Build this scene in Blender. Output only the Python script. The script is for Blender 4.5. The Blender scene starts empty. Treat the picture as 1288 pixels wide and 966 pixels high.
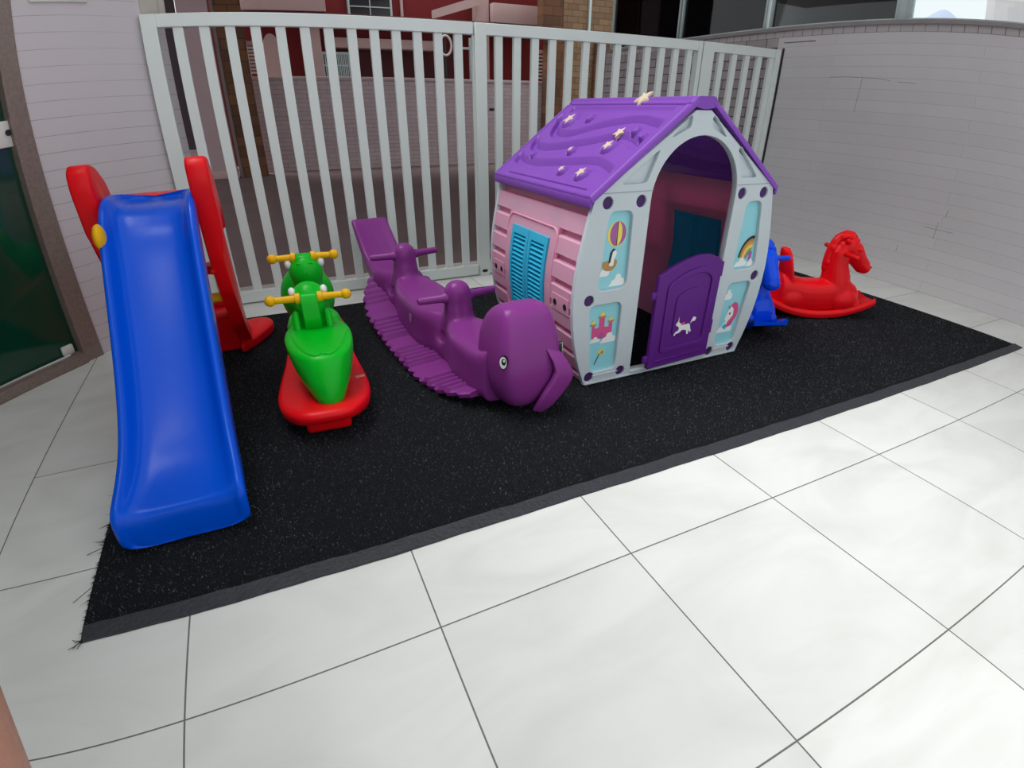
SGN, WORLD, SUN, EXPO = -1, .87, 2.1, .33
CY, CZ, LX, LC, SDIR, LAMP = 3.4, 4.2, -1.7, .3, (.34, -.2, -.92), 1.2
RX0, RY0_ = 2.6, -.8
import bpy, bmesh, math, random
from mathutils import Vector, Matrix
PI = math.pi
scene = bpy.context.scene
COL = scene.collection
random.seed(7)

# ------------------------------------------------------------------ helpers
def sm(o, ang=40):
    for p in o.data.polygons: p.use_smooth = True
    if ang < 180: o.data.set_sharp_from_angle(angle=math.radians(ang))
    return o

def obj(name, bm, mats, parent=None, smooth=40, loc=None, rotz=0):
    me = bpy.data.meshes.new(name)
    bm.normal_update()
    bm.to_mesh(me); bm.free()
    return mobj(name, me, mats, parent, smooth, loc, rotz)

def mobj(name, me, mats, parent=None, smooth=40, loc=None, rotz=0):
    o = bpy.data.objects.new(name, me); COL.objects.link(o)
    if not isinstance(mats, (list, tuple)): mats = [mats]
    if len(me.materials): me.materials.clear()
    for m in mats: me.materials.append(m)
    if parent: o.parent = parent
    if loc: o.location = loc
    o.rotation_euler[2] = rotz
    if smooth: sm(o, smooth)
    return o

def tag(o, label, cat, group=None, kind=None):
    if label: o['label'] = label
    if cat: o['category'] = cat
    if group: o['group'] = group
    if kind: o['kind'] = kind
    return o

def thing(name, label, cat, loc=(0, 0, 0), rotz=0, group=None):
    o = bpy.data.objects.new(name, None); COL.objects.link(o)
    o.empty_display_size = .1
    o.location = loc; o.rotation_euler = (0, 0, rotz)
    return tag(o, label, cat, group)

def struct(o, label=None, cat=None):
    o['kind'] = 'structure'
    if label: o['label'] = label
    if cat: o['category'] = cat
    return o

def bx(bm, x0, x1, y0, y1, z0, z1, mat=0, bev=0, seg=2, M=None):
    r = bmesh.ops.create_cube(bm, size=1)
    vs = r['verts']
    for v in vs:
        v.co = Vector(((x0+x1)/2+v.co.x*(x1-x0), (y0+y1)/2+v.co.y*(y1-y0), (z0+z1)/2+v.co.z*(z1-z0)))
    if bev:
        es = list({e for v in vs for e in v.link_edges})
        r2 = bmesh.ops.bevel(bm, geom=es, offset=bev, segments=seg, profile=.5, affect='EDGES')
        vs = list({v for f in r2['faces'] for v in f.verts} | {v for v in vs if v.is_valid})
    fs = {f for v in vs for f in v.link_faces}
    for f in fs: f.material_index = mat
    if M is not None: bmesh.ops.transform(bm, matrix=M, verts=vs)
    return vs

def box_obj(name, b, mat, parent=None, bev=0, **k):
    bm = bmesh.new(); bx(bm, *b, bev=bev)
    return obj(name, bm, mat, parent, **k)

def frame_of(d):
    d = d.normalized()
    a = Vector((0, 0, 1)) if abs(d.z) < .9 else Vector((1, 0, 0))
    x = d.cross(a).normalized(); y = d.cross(x).normalized()
    return x, y

def rings(bm, rs, cap=True, closed=True, mat=0):
    """skin a list of equally long point rings"""
    vr = [[bm.verts.new(p) for p in r] for r in rs]
    n = len(vr[0]); fs = []
    for a, b in zip(vr[:-1], vr[1:]):
        for i in range(n if closed else n-1):
            j = (i+1) % n
            fs.append(bm.faces.new((a[i], a[j], b[j], b[i])))
    if cap and closed:
        fs.append(bm.faces.new(list(reversed(vr[0])))); fs.append(bm.faces.new(vr[-1]))
    for f in fs: f.material_index = mat
    bmesh.ops.recalc_face_normals(bm, faces=fs)
    return [v for r in vr for v in r]

def tube(bm, pts, r, n=12, cap=True, mat=0):
    pts = [Vector(p) for p in pts]
    rs = []
    rad = r if isinstance(r, (list, tuple)) else [r]*len(pts)
    x = None
    for i, p in enumerate(pts):
        d = (pts[min(i+1, len(pts)-1)]-pts[max(i-1, 0)]).normalized()
        if x is None: x, y = frame_of(d)
        else:
            x = (x-d*x.dot(d)).normalized(); y = d.cross(x)
        rs.append([p+(x*math.cos(t)+y*math.sin(t))*rad[i] for t in [2*PI*k/n for k in range(n)]])
    return rings(bm, rs, cap, mat=mat)

def ball(bm, c, r, u=20, v=12, mat=0, M=None):
    res = bmesh.ops.create_uvsphere(bm, u_segments=u, v_segments=v, radius=1)
    r = r if isinstance(r, (tuple, list)) else (r, r, r)
    for w in res['verts']:
        w.co = Vector((w.co.x*r[0], w.co.y*r[1], w.co.z*r[2]))
        if M is not None: w.co = M @ w.co
        w.co += Vector(c)
    for f in {f for w in res['verts'] for f in w.link_faces}: f.material_index = mat
    return res['verts']

def prism(bm, poly, a, b, axis='y', mat=0):
    """extrude a 2-D polygon between a and b along an axis"""
    def P(p, t):
        if axis == 'y': return (p[0], t, p[1])
        if axis == 'x': return (t, p[0], p[1])
        return (p[0], p[1], t)
    return rings(bm, [[P(p, a) for p in poly], [P(p, b) for p in poly]], mat=mat)

def plate(name, outline, holes, depth, mats, parent=None, bevel=0, plane='xz', loc=(0, 0, 0), smooth=35):
    """flat plate with holes: outline in 2-D, centre plane at 0, thickness depth"""
    cu = bpy.data.curves.new('tmp', 'CURVE'); cu.dimensions = '2D'; cu.fill_mode = 'BOTH'
    cu.extrude = max(depth/2-bevel, 0.0001); cu.bevel_depth = bevel; cu.bevel_resolution = 2; cu.offset = -bevel
    for pl in [outline]+list(holes):
        s = cu.splines.new('POLY'); s.points.add(len(pl)-1)
        for pt, p in zip(s.points, pl): pt.co = (p[0], p[1], 0, 1)
        s.use_cyclic_u = True
    o = bpy.data.objects.new('tmp', cu); COL.objects.link(o)
    dg = bpy.context.evaluated_depsgraph_get()
    me = bpy.data.meshes.new_from_object(o.evaluated_get(dg))
    bpy.data.objects.remove(o); bpy.data.curves.remove(cu)
    if plane == 'xz': me.transform(Matrix(((1, 0, 0, 0), (0, 0, -1, 0), (0, 1, 0, 0), (0, 0, 0, 1))))
    if plane == 'yz': me.transform(Matrix(((0, 0, 1, 0), (1, 0, 0, 0), (0, 1, 0, 0), (0, 0, 0, 1))))
    me.transform(Matrix.Translation(loc))
    me.name = name
    return mobj(name, me, mats, parent, smooth)

def interp(tab, x):
    if x <= tab[0][0]: return tab[0][1]
    for (a, u), (b, v) in zip(tab[:-1], tab[1:]):
        if x <= b: return u+(v-u)*(x-a)/(b-a)
    return tab[-1][1]

def csp(tab, x):
    """Catmull-Rom through a table"""
    n = len(tab)
    if x <= tab[0][0]: return tab[0][1]
    if x >= tab[-1][0]: return tab[-1][1]
    for i in range(n-1):
        if x <= tab[i+1][0]:
            x0, y0 = tab[i]; x1, y1 = tab[i+1]
            h = x1-x0; t = (x-x0)/h
            m0 = (y1-tab[i-1][1])/(x1-tab[i-1][0]) if i > 0 else (y1-y0)/h
            m1 = (tab[i+2][1]-y0)/(tab[i+2][0]-x0) if i+2 < n else (y1-y0)/h
            return (2*t**3-3*t*t+1)*y0+(t**3-2*t*t+t)*h*m0+(-2*t**3+3*t*t)*y1+(t**3-t*t)*h*m1

def smoothpoly(pts, per=6, closed=True):
    """Catmull-Rom polygon rounding"""
    n = len(pts); out = []
    for i in range(n if closed else n-1):
        p0, p1, p2, p3 = (pts[(i-1) % n] if closed or i else pts[0]), pts[i], pts[(i+1) % n], (pts[(i+2) % n] if closed or i+2 < n else pts[-1])
        for k in range(per):
            t = k/per
            out.append(tuple(.5*(2*b+(-a+c)*t+(2*a-5*b+4*c-d)*t*t+(-a+3*b-3*c+d)*t**3) for a, b, c, d in zip(p0, p1, p2, p3)))
    if not closed: out.append(pts[-1])
    return out

def rrect(x0, x1, z0, z1, r, n=5):
    o = []
    for cx, cz, a in ((x1-r, z0+r, -90), (x1-r, z1-r, 0), (x0+r, z1-r, 90), (x0+r, z0+r, 180)):
        for k in range(n+1):
            t = math.radians(a+90*k/n); o.append((cx+r*math.cos(t), cz+r*math.sin(t)))
    return o

def rpoly(pts, r=.01, n=4):
    """polygon with rounded corners"""
    out = []; m = len(pts)
    for i in range(m):
        p = Vector(pts[i]); a = Vector(pts[i-1])-p; b = Vector(pts[(i+1) % m])-p
        d = min(r, a.length*.45, b.length*.45)
        a = p+a.normalized()*d; b = p+b.normalized()*d
        for k in range(n+1):
            t = k/n; q = a*(1-t)**2+p*2*t*(1-t)+b*t*t; out.append((q.x, q.y))
    return out

def circ(cx, cz, rx, rz=None, n=24):
    rz = rz or rx
    return [(cx+rx*math.cos(2*PI*k/n), cz+rz*math.sin(2*PI*k/n)) for k in range(n)]

def star(cx, cz, r, rot=PI/2, k=.45, n=5):
    return [(cx+(r if i % 2 == 0 else r*k)*math.cos(rot+PI*i/n), cz+(r if i % 2 == 0 else r*k)*math.sin(rot+PI*i/n)) for i in range(2*n)]

def remesh(o, size, smooth=6, fac=.5):
    m = o.modifiers.new('Remesh', 'REMESH'); m.mode = 'VOXEL'; m.voxel_size = size; m.use_smooth_shade = True
    s = o.modifiers.new('Smooth', 'SMOOTH'); s.iterations = smooth; s.factor = fac
    return o

def subsurf(o, lv=2):
    m = o.modifiers.new('Subdivision', 'SUBSURF'); m.levels = lv; m.render_levels = lv
    return o

def sup(n, a, b, p=2.5):
    """superellipse ring of unit sign coords"""
    out = []
    for k in range(n):
        t = 2*PI*k/n; c, s = math.cos(t), math.sin(t)
        out.append((a*math.copysign(abs(c)**(2/p), c), b*math.copysign(abs(s)**(2/p), s)))
    return out

# ------------------------------------------------------------------ materials
def hx(r, g, b):
    f = lambda c: ((c/255+.055)/1.055)**2.4 if c > 10 else c/255/12.92
    return (f(r), f(g), f(b), 1)

def mat(name, col, rough=.5, spec=.5, metal=0, noise=0, nscale=8, bump=0, bscale=60, coat=0):
    m = bpy.data.materials.new(name); m.use_nodes = True
    nt = m.node_tree; b = nt.nodes['Principled BSDF']
    b.inputs['Base Color'].default_value = col
    b.inputs['Roughness'].default_value = rough
    b.inputs['Specular IOR Level'].default_value = spec
    b.inputs['Metallic'].default_value = metal
    b.inputs['Coat Weight'].default_value = coat
    b.inputs['Coat Roughness'].default_value = .08
    tc = nt.nodes.new('ShaderNodeTexCoord')
    if noise:
        n = nt.nodes.new('ShaderNodeTexNoise'); n.inputs['Scale'].default_value = nscale; n.inputs['Detail'].default_value = 5
        nt.links.new(tc.outputs['Object'], n.inputs['Vector'])
        mx = nt.nodes.new('ShaderNodeMix'); mx.data_type = 'RGBA'
        mx.inputs['A'].default_value = tuple(c*(1-noise) for c in col[:3])+(1,)
        mx.inputs['B'].default_value = tuple(min(1, c*(1+noise)) for c in col[:3])+(1,)
        nt.links.new(n.outputs['Fac'], mx.inputs['Factor']); nt.links.new(mx.outputs['Result'], b.inputs['Base Color'])
    if bump:
        n2 = nt.nodes.new('ShaderNodeTexNoise'); n2.inputs['Scale'].default_value = bscale; n2.inputs['Detail'].default_value = 4
        nt.links.new(tc.outputs['Object'], n2.inputs['Vector'])
        bp = nt.nodes.new('ShaderNodeBump'); bp.inputs['Strength'].default_value = bump; bp.inputs['Distance'].default_value = .01
        nt.links.new(n2.outputs['Fac'], bp.inputs['Height']); nt.links.new(bp.outputs['Normal'], b.inputs['Normal'])
    return m

def plastic(name, col, rough=.3, coat=0, spec=.22, trans=0, tcol=None):
    m = mat(name, col, rough, spec, noise=.05, nscale=5, bump=.03, bscale=35, coat=coat)
    if trans:      # thin blow-moulded walls let some light through
        nt = m.node_tree; b = nt.nodes['Principled BSDF']; out = nt.nodes['Material Output']
        tr = nt.nodes.new('ShaderNodeBsdfTranslucent'); tr.inputs[0].default_value = tcol or col
        mx = nt.nodes.new('ShaderNodeMixShader'); mx.inputs[0].default_value = trans
        nt.links.new(b.outputs[0], mx.inputs[1]); nt.links.new(tr.outputs[0], mx.inputs[2]); nt.links.new(mx.outputs[0], out.inputs[0])
    return m

def brick(name, c1, c2, mortar, bw, rh, ms, ax='xz', off=.5, rough=.6, bump=.4, stain=0, stain_col=(.2, .18, .17, 1), spec=.3, soff=(0, 0, 0), vis=1.0):
    m = bpy.data.materials.new(name); m.use_nodes = True
    nt = m.node_tree; b = nt.nodes['Principled BSDF']; N = nt.nodes.new; L = nt.links.new
    b.inputs['Roughness'].default_value = rough; b.inputs['Specular IOR Level'].default_value = spec
    tc = N('ShaderNodeTexCoord'); sp = N('ShaderNodeSeparateXYZ'); cb = N('ShaderNodeCombineXYZ')
    L(tc.outputs['Object'], sp.inputs[0])
    L(sp.outputs[ax[0].upper()], cb.inputs[0]); L(sp.outputs[ax[1].upper()], cb.inputs[1])
    br = N('ShaderNodeTexBrick'); br.offset = off; br.squash = 1
    br.inputs['Scale'].default_value = 1; br.inputs['Brick Width'].default_value = bw; br.inputs['Row Height'].default_value = rh
    br.inputs['Mortar Size'].default_value = ms; br.inputs['Mortar Smooth'].default_value = .25; br.inputs['Bias'].default_value = 0
    br.inputs['Color1'].default_value = c1; br.inputs['Color2'].default_value = c2; br.inputs['Mortar'].default_value = mortar
    L(cb.outputs[0], br.inputs['Vector'])
    colout = br.outputs['Color']
    if vis < 1:      # joints painted over in places: they show only where the noise lets them
        nz = N('ShaderNodeTexNoise'); nz.inputs['Scale'].default_value = 1.6; nz.inputs['Detail'].default_value = 5
        L(tc.outputs['Object'], nz.inputs['Vector'])
        rp = N('ShaderNodeMapRange'); rp.inputs[1].default_value = .45; rp.inputs[2].default_value = .72; rp.inputs[3].default_value = 1; rp.inputs[4].default_value = 1-vis
        L(nz.outputs['Fac'], rp.inputs[0])
        mu = N('ShaderNodeMath'); mu.operation = 'MULTIPLY'; mu.use_clamp = True
        L(br.outputs['Fac'], mu.inputs[0]); L(rp.outputs[0], mu.inputs[1])
        mx0 = N('ShaderNodeMix'); mx0.data_type = 'RGBA'; mx0.inputs['A'].default_value = c1; mx0.inputs['B'].default_value = mortar
        inv = N('ShaderNodeMath'); inv.operation = 'SUBTRACT'; inv.inputs[0].default_value = 1; L(mu.outputs[0], inv.inputs[1])
        L(mu.outputs[0], mx0.inputs['Factor']); colout = mx0.outputs['Result']
    if stain:
        nz2 = N('ShaderNodeTexNoise'); nz2.inputs['Scale'].default_value = 1.3; nz2.inputs['Detail'].default_value = 8; nz2.inputs['Roughness'].default_value = .65
        L(tc.outputs['Object'], nz2.inputs['Vector'])
        rp2 = N('ShaderNodeMapRange'); rp2.inputs[1].default_value = .42; rp2.inputs[2].default_value = .8; rp2.inputs[4].default_value = stain
        L(nz2.outputs['Fac'], rp2.inputs[0])
        mx = N('ShaderNodeMix'); mx.data_type = 'RGBA'; mx.inputs['B'].default_value = stain_col
        L(rp2.outputs[0], mx.inputs['Factor']); L(colout, mx.inputs['A']); colout = mx.outputs['Result']
    L(colout, b.inputs['Base Color'])
    if bump:
        bp = N('ShaderNodeBump'); bp.inputs['Strength'].default_value = bump; bp.inputs['Distance'].default_value = .006; bp.invert = True
        L(br.outputs['Fac'], bp.inputs['Height']); L(bp.outputs['Normal'], b.inputs['Normal'])
    return m

def glass(name, col, rough=.02, trans=1.0):
    m = bpy.data.materials.new(name); m.use_nodes = True
    nt = m.node_tree; nt.nodes.clear(); N = nt.nodes.new; L = nt.links.new
    out = N('ShaderNodeOutputMaterial'); mx = N('ShaderNodeMixShader'); tr = N('ShaderNodeBsdfTransparent'); gl = N('ShaderNodeBsdfGlossy')
    fr = N('ShaderNodeFresnel'); fr.inputs[0].default_value = 1.5
    tr.inputs[0].default_value = col; gl.inputs['Roughness'].default_value = rough
    L(fr.outputs[0], mx.inputs[0]); L(tr.outputs[0], mx.inputs[1]); L(gl.outputs[0], mx.inputs[2]); L(mx.outputs[0], out.inputs[0])
    return m

M = dict(
    blue=plastic('blue_plastic', hx(0, 84, 218), .22, 0, .2),
    red=plastic('red_plastic', hx(234, 12, 24), .34),
    green=plastic('green_plastic', hx(2, 184, 34), .3),
    darkgreen=plastic('dark_green_plastic', hx(10, 120, 30), .35),
    yellow=plastic('yellow_plastic', hx(240, 182, 10), .35),
    whale=plastic('violet_plastic', hx(132, 54, 134), .27),
    horseblue=plastic('royal_blue_plastic', hx(4, 74, 225), .2),
    roof=plastic('purple_plastic', hx(138, 80, 188), .38, 0, .25, .12, hx(150, 30, 210)),
    door=plastic('deep_purple_plastic', hx(96, 36, 132), .4),
    plug=plastic('dark_purple_plastic', hx(70, 40, 98), .4),
    pink=plastic('pink_plastic', hx(250, 208, 234), .42, 0, .25, .45, hx(255, 150, 190)),
    facade=plastic('pale_grey_plastic', hx(209, 220, 225), .42, 0, .22, .12),
    cyan=plastic('turquoise_plastic', hx(48, 184, 222), .32),
    cream=plastic('cream_plastic', hx(218, 198, 172), .45),
    sky=mat('printed_sky', hx(146, 214, 224), .4, noise=.06, nscale=9),
    white=mat('white_print', hx(238, 240, 240), .4, noise=.02),
    black=mat('black_print', hx(22, 20, 24), .35, noise=.05),
    pmag=mat('magenta_print', hx(216, 82, 142), .4, noise=.04),
    pyel=mat('yellow_print', hx(242, 222, 90), .4, noise=.04),
    ppur=mat('mauve_print', hx(165, 90, 160), .4, noise=.04),
    pbrown=mat('brown_print', hx(178, 138, 78), .4, noise=.04),
    pred=mat('red_print', hx(205, 70, 60), .4, noise=.04),
    pgrn=mat('green_print', hx(110, 190, 90), .4, noise=.04),
    porange=mat('orange_print', hx(238, 150, 70), .4, noise=.04),
    fence=mat('white_painted_steel', hx(228, 236, 232), .45, noise=.03, nscale=4),
    alu=mat('pale_aluminium', hx(190, 204, 202), .35, metal=.3, noise=.03),
    granite=mat('brown_granite', hx(128, 112, 104), .3, noise=.35, nscale=60),
    hole=mat('hole_dark', hx(12, 10, 12), .8, noise=.05),
    steel=mat('white_hardware', hx(215, 214, 208), .4, noise=.03),
    skin=mat('skin', hx(160, 112, 94), .5, noise=.06, nscale=20, bump=.1, bscale=300),
)

# ------------------------------------------------------------------ setting
T = .6
def floor_material(name, row):
    m = bpy.data.materials.new(name); m.use_nodes = True
    nt = m.node_tree; b = nt.nodes['Principled BSDF']; N = nt.nodes.new; L = nt.links.new
    tc = N('ShaderNodeTexCoord'); br = N('ShaderNodeTexBrick'); br.offset = 0; br.squash = 1
    br.inputs['Scale'].default_value = 1; br.inputs['Brick Width'].default_value = T; br.inputs['Row Height'].default_value = row
    br.inputs['Mortar Size'].default_value = .0022; br.inputs['Mortar Smooth'].default_value = .1
    br.inputs['Color1'].default_value = hx(226, 227, 222); br.inputs['Color2'].default_value = hx(217, 218, 214); br.inputs['Mortar'].default_value = hx(112, 108, 102)
    L(tc.outputs['Object'], br.inputs['Vector'])
    mp = N('ShaderNodeMapping'); mp.inputs['Scale'].default_value = (1.5, 3.0, 1); mp.inputs['Rotation'].default_value = (0, 0, .5)
    L(tc.outputs['Object'], mp.inputs[0])
    nz = N('ShaderNodeTexNoise'); nz.inputs['Scale'].default_value = 1.3; nz.inputs['Detail'].default_value = 7; nz.inputs['Distortion'].default_value = 1.2
    L(mp.outputs[0], nz.inputs['Vector'])
    rp = N('ShaderNodeMapRange'); rp.inputs[1].default_value = .38; rp.inputs[2].default_value = .72; rp.inputs[3].default_value = 0; rp.inputs[4].default_value = .34
    L(nz.outputs['Fac'], rp.inputs[0])
    mx = N('ShaderNodeMix'); mx.data_type = 'RGBA'; mx.blend_type = 'MULTIPLY'; mx.inputs['B'].default_value = hx(206, 205, 200)
    L(rp.outputs[0], mx.inputs['Factor']); L(br.outputs['Color'], mx.inputs['A']); L(mx.outputs['Result'], b.inputs['Base Color'])
    b.inputs['Roughness'].default_value = .42; b.inputs['Specular IOR Level'].default_value = .4
    bp = N('ShaderNodeBump'); bp.inputs['Strength'].default_value = .3; bp.inputs['Distance'].default_value = .003; bp.invert = True
    L(br.outputs['Fac'], bp.inputs['Height']); L(bp.outputs['Normal'], b.inputs['Normal'])
    return m
bm = bmesh.new()
for x0, x1, y0, y1, k in ((-4, 0, -6, 1.0, 0), (-4, 0, 1.0, 3.22, 1), (0, .6, -6, 1.5, 0), (0, .6, 1.5, 3.22, 1), (.6, 5.4, -6, 3.22, 0)): bx(bm, x0, x1, y0, y1, -.12, 0, mat=k)
bmesh.ops.remove_doubles(bm, verts=bm.verts[:], dist=1e-5)
struct(obj('floor', bm, [floor_material('floor_tiles', T), floor_material('long_floor_tiles', 40)], smooth=0), 'pale marbled square floor tiles with thin grey joints', 'floor')

# street beyond the fence
bm = bmesh.new(); bx(bm, -14, 30, 3.22, 16, -.14, -.03)
struct(obj('street', bm, mat('street_ground', hx(120, 100, 100), .85, noise=.22, nscale=1.5, bump=.4, bscale=40), smooth=0), 'dark worn street ground behind the white fence', 'street')
bm = bmesh.new(); bx(bm, .535, 5.4, 3.06, 3.22, -.12, .045, bev=.006)
struct(obj('trim_1', bm, mat('sill_stone', hx(196, 190, 184), .6, noise=.1), smooth=0), 'pale stone sill along the foot of the fence', 'sill')

# right wall: painted brick with a stone coping
wallR = brick('white_painted_brick', hx(222, 218, 219), hx(218, 214, 216), hx(190, 184, 183), 2.4, .082, .0013, 'yz', rough=.55, bump=.15, stain=.25, stain_col=hx(182, 178, 178), vis=1.0)
wallF = brick('thinly_painted_brick', hx(186, 178, 180), hx(174, 167, 170), hx(96, 84, 84), .24, .082, .005, 'yz', rough=.7, bump=.4, stain=.35, stain_col=hx(120, 108, 108))
header = brick('header_course', hx(198, 192, 192), hx(190, 184, 184), hx(92, 80, 78), .098, .30, .003, 'yz', off=0, rough=.6, bump=.4, stain=.3, stain_col=hx(150, 142, 140), vis=.7)
bm = bmesh.new(); bx(bm, 5.4, 5.58, -6, 2.985, -.12, 1.80); bx(bm, 5.4, 5.58, 2.985, 5.7, -.12, 1.80, mat=1); bx(bm, 5.399, 5.58, -6, 5.7, 1.80, 1.85, mat=2)
WR = struct(obj('wall_right', bm, [wallR, wallF, header], smooth=0), 'long white painted brick wall on the right of the mat', 'wall')
bm = bmesh.new(); bx(bm, 5.394, 5.401, 2.905, 2.922, 0, 1.715); bx(bm, 5.394, 5.401, 2.60, 2.92, 1.757, 1.761)
struct(obj('trim_5', bm, mat('dark_joint', hx(60, 54, 54), .8, noise=.2), smooth=0), 'dark joint where the fence meets the right wall', 'joint')
# old cracks and drips in the paint
crk = mat('crack_grey', hx(146, 139, 138), .9, noise=.1)
def crack(pts):
    bm = bmesh.new()
    for (y0, z0), (y1, z1) in zip(pts[:-1], pts[1:]): tube(bm, [(5.4, y0, z0), (5.4, y1, z1)], .0016, 5)
    return bm
for k_, pts in enumerate(([(2.40, 1.478), (2.25, 1.482), (2.1, 1.476), (1.93, 1.468), (1.86, 1.455)], [(2.10, 1.476), (2.105, 1.36), (2.11, 1.22)], [(1.80, 1.45), (1.66, 1.446)], [(1.18, .62), (1.185, .56)], [(1.32, .47), (1.10, .47)], [(1.22, .52), (1.225, .40)], [(1.46, .30), (1.465, .25)])):
    obj('crack', crack(pts), crk, WR, 0)
bm = bmesh.new(); bx(bm, 5.372, 5.6, -6, 5.72, 1.85, 1.882, bev=.006)
struct(obj('trim_2', bm, mat('coping_stone', hx(150, 142, 142), .5, noise=.15, nscale=20), smooth=0), 'grey stone coping on top of the right brick wall', 'coping')

# glazing standing on the right wall
def window_bay(n, y0, y1, gl, label):
    t = thing('window_%d' % n, label, 'window', (5.47, (y0+y1)/2, 1.882)); struct(t)
    h = 1.5; d = (y1-y0)/2
    for y in (-d, d-.0):
        bm = bmesh.new(); bx(bm, -.03, .03, y-.024 if y > 0 else y+.004, y-.004 if y > 0 else y+.024, 0, h, bev=.003)
        obj('post', bm, M['alu'], t)
    bm = bmesh.new(); bx(bm, -.025, .025, -d+.024, d-.024, 0, .02); obj('bottom_rail', bm, M['alu'], t, smooth=0)
    bm = bmesh.new(); bx(bm, -.025, .025, -d+.024, d-.024, h-.04, h); obj('top_rail', bm, M['alu'], t, smooth=0)
    bm = bmesh.new(); bx(bm, -.004, .004, -d+.024, d-.024, .02, h-.04); obj('pane', bm, gl, t, smooth=0)
clear = glass('clear_glass', (.93, .96, .96, 1)); tint = glass('tinted_glass', (.45, .47, .47, 1))
window_bay(1, .2, 1.86, clear, 'clear pane on the right wall showing the bright sky')
window_bay(2, 1.93, 3.17, tint, 'dark pane on the right wall next to the bright one')
window_bay(3, 3.21, 4.38, tint, 'wide dark pane above the far end of the house roof')
window_bay(4, 4.40, 5.68, tint, 'farthest dark pane at the end of the right wall')
bm = bmesh.new(); bx(bm, 5.44, 5.5, 1.855, 1.935, 1.882, 3.38, bev=.004)
struct(obj('trim_3', bm, M['alu']), 'broad pale metal post between dark and bright panes', 'post')

# dark covered passage behind the tinted panes
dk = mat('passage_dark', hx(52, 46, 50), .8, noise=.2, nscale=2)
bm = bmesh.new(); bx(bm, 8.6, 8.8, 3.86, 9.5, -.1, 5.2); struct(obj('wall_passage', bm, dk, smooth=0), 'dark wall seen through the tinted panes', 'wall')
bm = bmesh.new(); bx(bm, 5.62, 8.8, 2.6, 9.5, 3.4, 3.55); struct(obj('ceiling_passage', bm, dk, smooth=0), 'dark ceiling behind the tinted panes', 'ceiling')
bm = bmesh.new(); bx(bm, 7.6, 8.2, 6.2, 6.6, -.1, 3.4, bev=.02)
struct(obj('column_passage', bm, mat('brown_column', hx(120, 66, 56), .7, noise=.12)), 'reddish brown column behind the farthest dark pane', 'column')
# diagonal wall on the left with door
LW = (.0197, 2.3946, 0); LR = math.radians(47.9)
wl = brick('white_painted_brick_left', hx(206, 199, 203), hx(202, 195, 199), hx(150, 141, 143), 2.2, .0805, .0014, 'xz', rough=.55, bump=.25, stain=.15, stain_col=hx(184, 176, 180), vis=.95)
bm = bmesh.new(); bx(bm, 0, .93, 0, .16, -.1, 3.4); bx(bm, -1.6, 0, 0, .16, 2.35, 3.4); bx(bm, -2.6, -1.6, 0, .16, -.1, 3.4)
struct(obj('wall_left', bm, wl, None, 0, LW, LR), 'white painted brick wall between the glass door and the fence', 'wall')
bm = bmesh.new(); bx(bm, .9, .945, -.012, .17, 1.72, 3.4); bx(bm, .775, .9, -.004, .0, 1.715, 3.4)
struct(obj('trim_4', bm, mat('beige_paint', hx(188, 180, 172), .6, noise=.06), None, 0, LW, LR), 'beige strip at the end of the left brick wall', 'trim')
d = thing('door_1', 'dark green glass door in a brown granite surround', 'door', LW, LR); struct(d)
bm = bmesh.new(); bx(bm, -.1, 0, -.012, .1, 0, 2.35); bx(bm, -1.6, -1.5, -.012, .1, 0, 2.35); bx(bm, -1.5, -.1, -.012, .1, 2.25, 2.35)
obj('door_frame', bm, M['granite'], d, 0)
bm = bmesh.new(); bx(bm, -1.5, -.1, -.03, .1, 0, .056, bev=.004); obj('sill', bm, M['granite'], d)
dg_ = mat('dark_green_glass', hx(14, 62, 46), .08, .6, noise=.25, nscale=1.2)
bm = bmesh.new(); bx(bm, -1.497, -.103, .03, .042, .062, 2.245); obj('pane', bm, dg_, d, 0)
lk = box_obj('lock', (-.172, -.078, .012, .03, 1.105, 1.225), M['steel'], d, bev=.006)
bm = bmesh.new(); tube(bm, [(-.112, .012, 1.17), (-.112, .003, 1.17)], .014, 16); obj('keyhole', bm, M['black'], lk)
box_obj('hinge_patch', (-.19, -.125, .01, .03, .066, .118), M['steel'], d, bev=.01)
sg = thing('sign', 'dark green sign in a pale frame high on the left brick wall', 'sign', LW, LR)
bm = bmesh.new(); bx(bm, .103, .437, -.012, -.001, 1.752, 1.99, bev=.002); obj('sign_frame', bm, M['steel'], sg)
bm = bmesh.new(); bx(bm, .118, .422, -.0145, -.0115, 1.764, 1.978); obj('panel', bm, mat('sign_green', hx(10, 84, 62), .35, noise=.3, nscale=14), sg, 0)

# paints for the unseen slab, canopy and side wall added to block light
wl2 = mat('grey_paint', hx(150, 148, 148), .8, noise=.05)
ce = mat('blocker_white', hx(222, 222, 220), .7, noise=.03)
CEIL = True

# ------------------------------------------------------------------ the fence
def fence_section(name, label, x0, x1, bars, post_l=None, post_r=None, stile=.03, cat='fence'):
    f = thing(name, label, cat, ((x0+x1)/2, 2.95, 0), 0, 'sections of the white barred fence'); cx = (x0+x1)/2
    def part(n, a, b, y0, y1, z0, z1, bev=.003):
        bm = bmesh.new(); bx(bm, a-cx, b-cx, y0, y1, z0, z1, bev=bev, seg=1); return obj(n, bm, M['fence'], f)
    xl = post_l[1] if post_l else x0; xr = post_r[0] if post_r else x1
    if post_l: part('post', post_l[0], post_l[1], -.03, .03, 0, 1.703)
    if post_r: part('post', post_r[0], post_r[1], -.03, .03, 0, 1.703)
    part('top_rail', xl, xr, -.024, .024, 1.632, 1.703); part('bottom_rail', xl, xr, -.02, .02, .012, .088)
    for b in bars: part('bar', b, b+.056, -.013, .017, .086, 1.634, .002)
    return f
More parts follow.
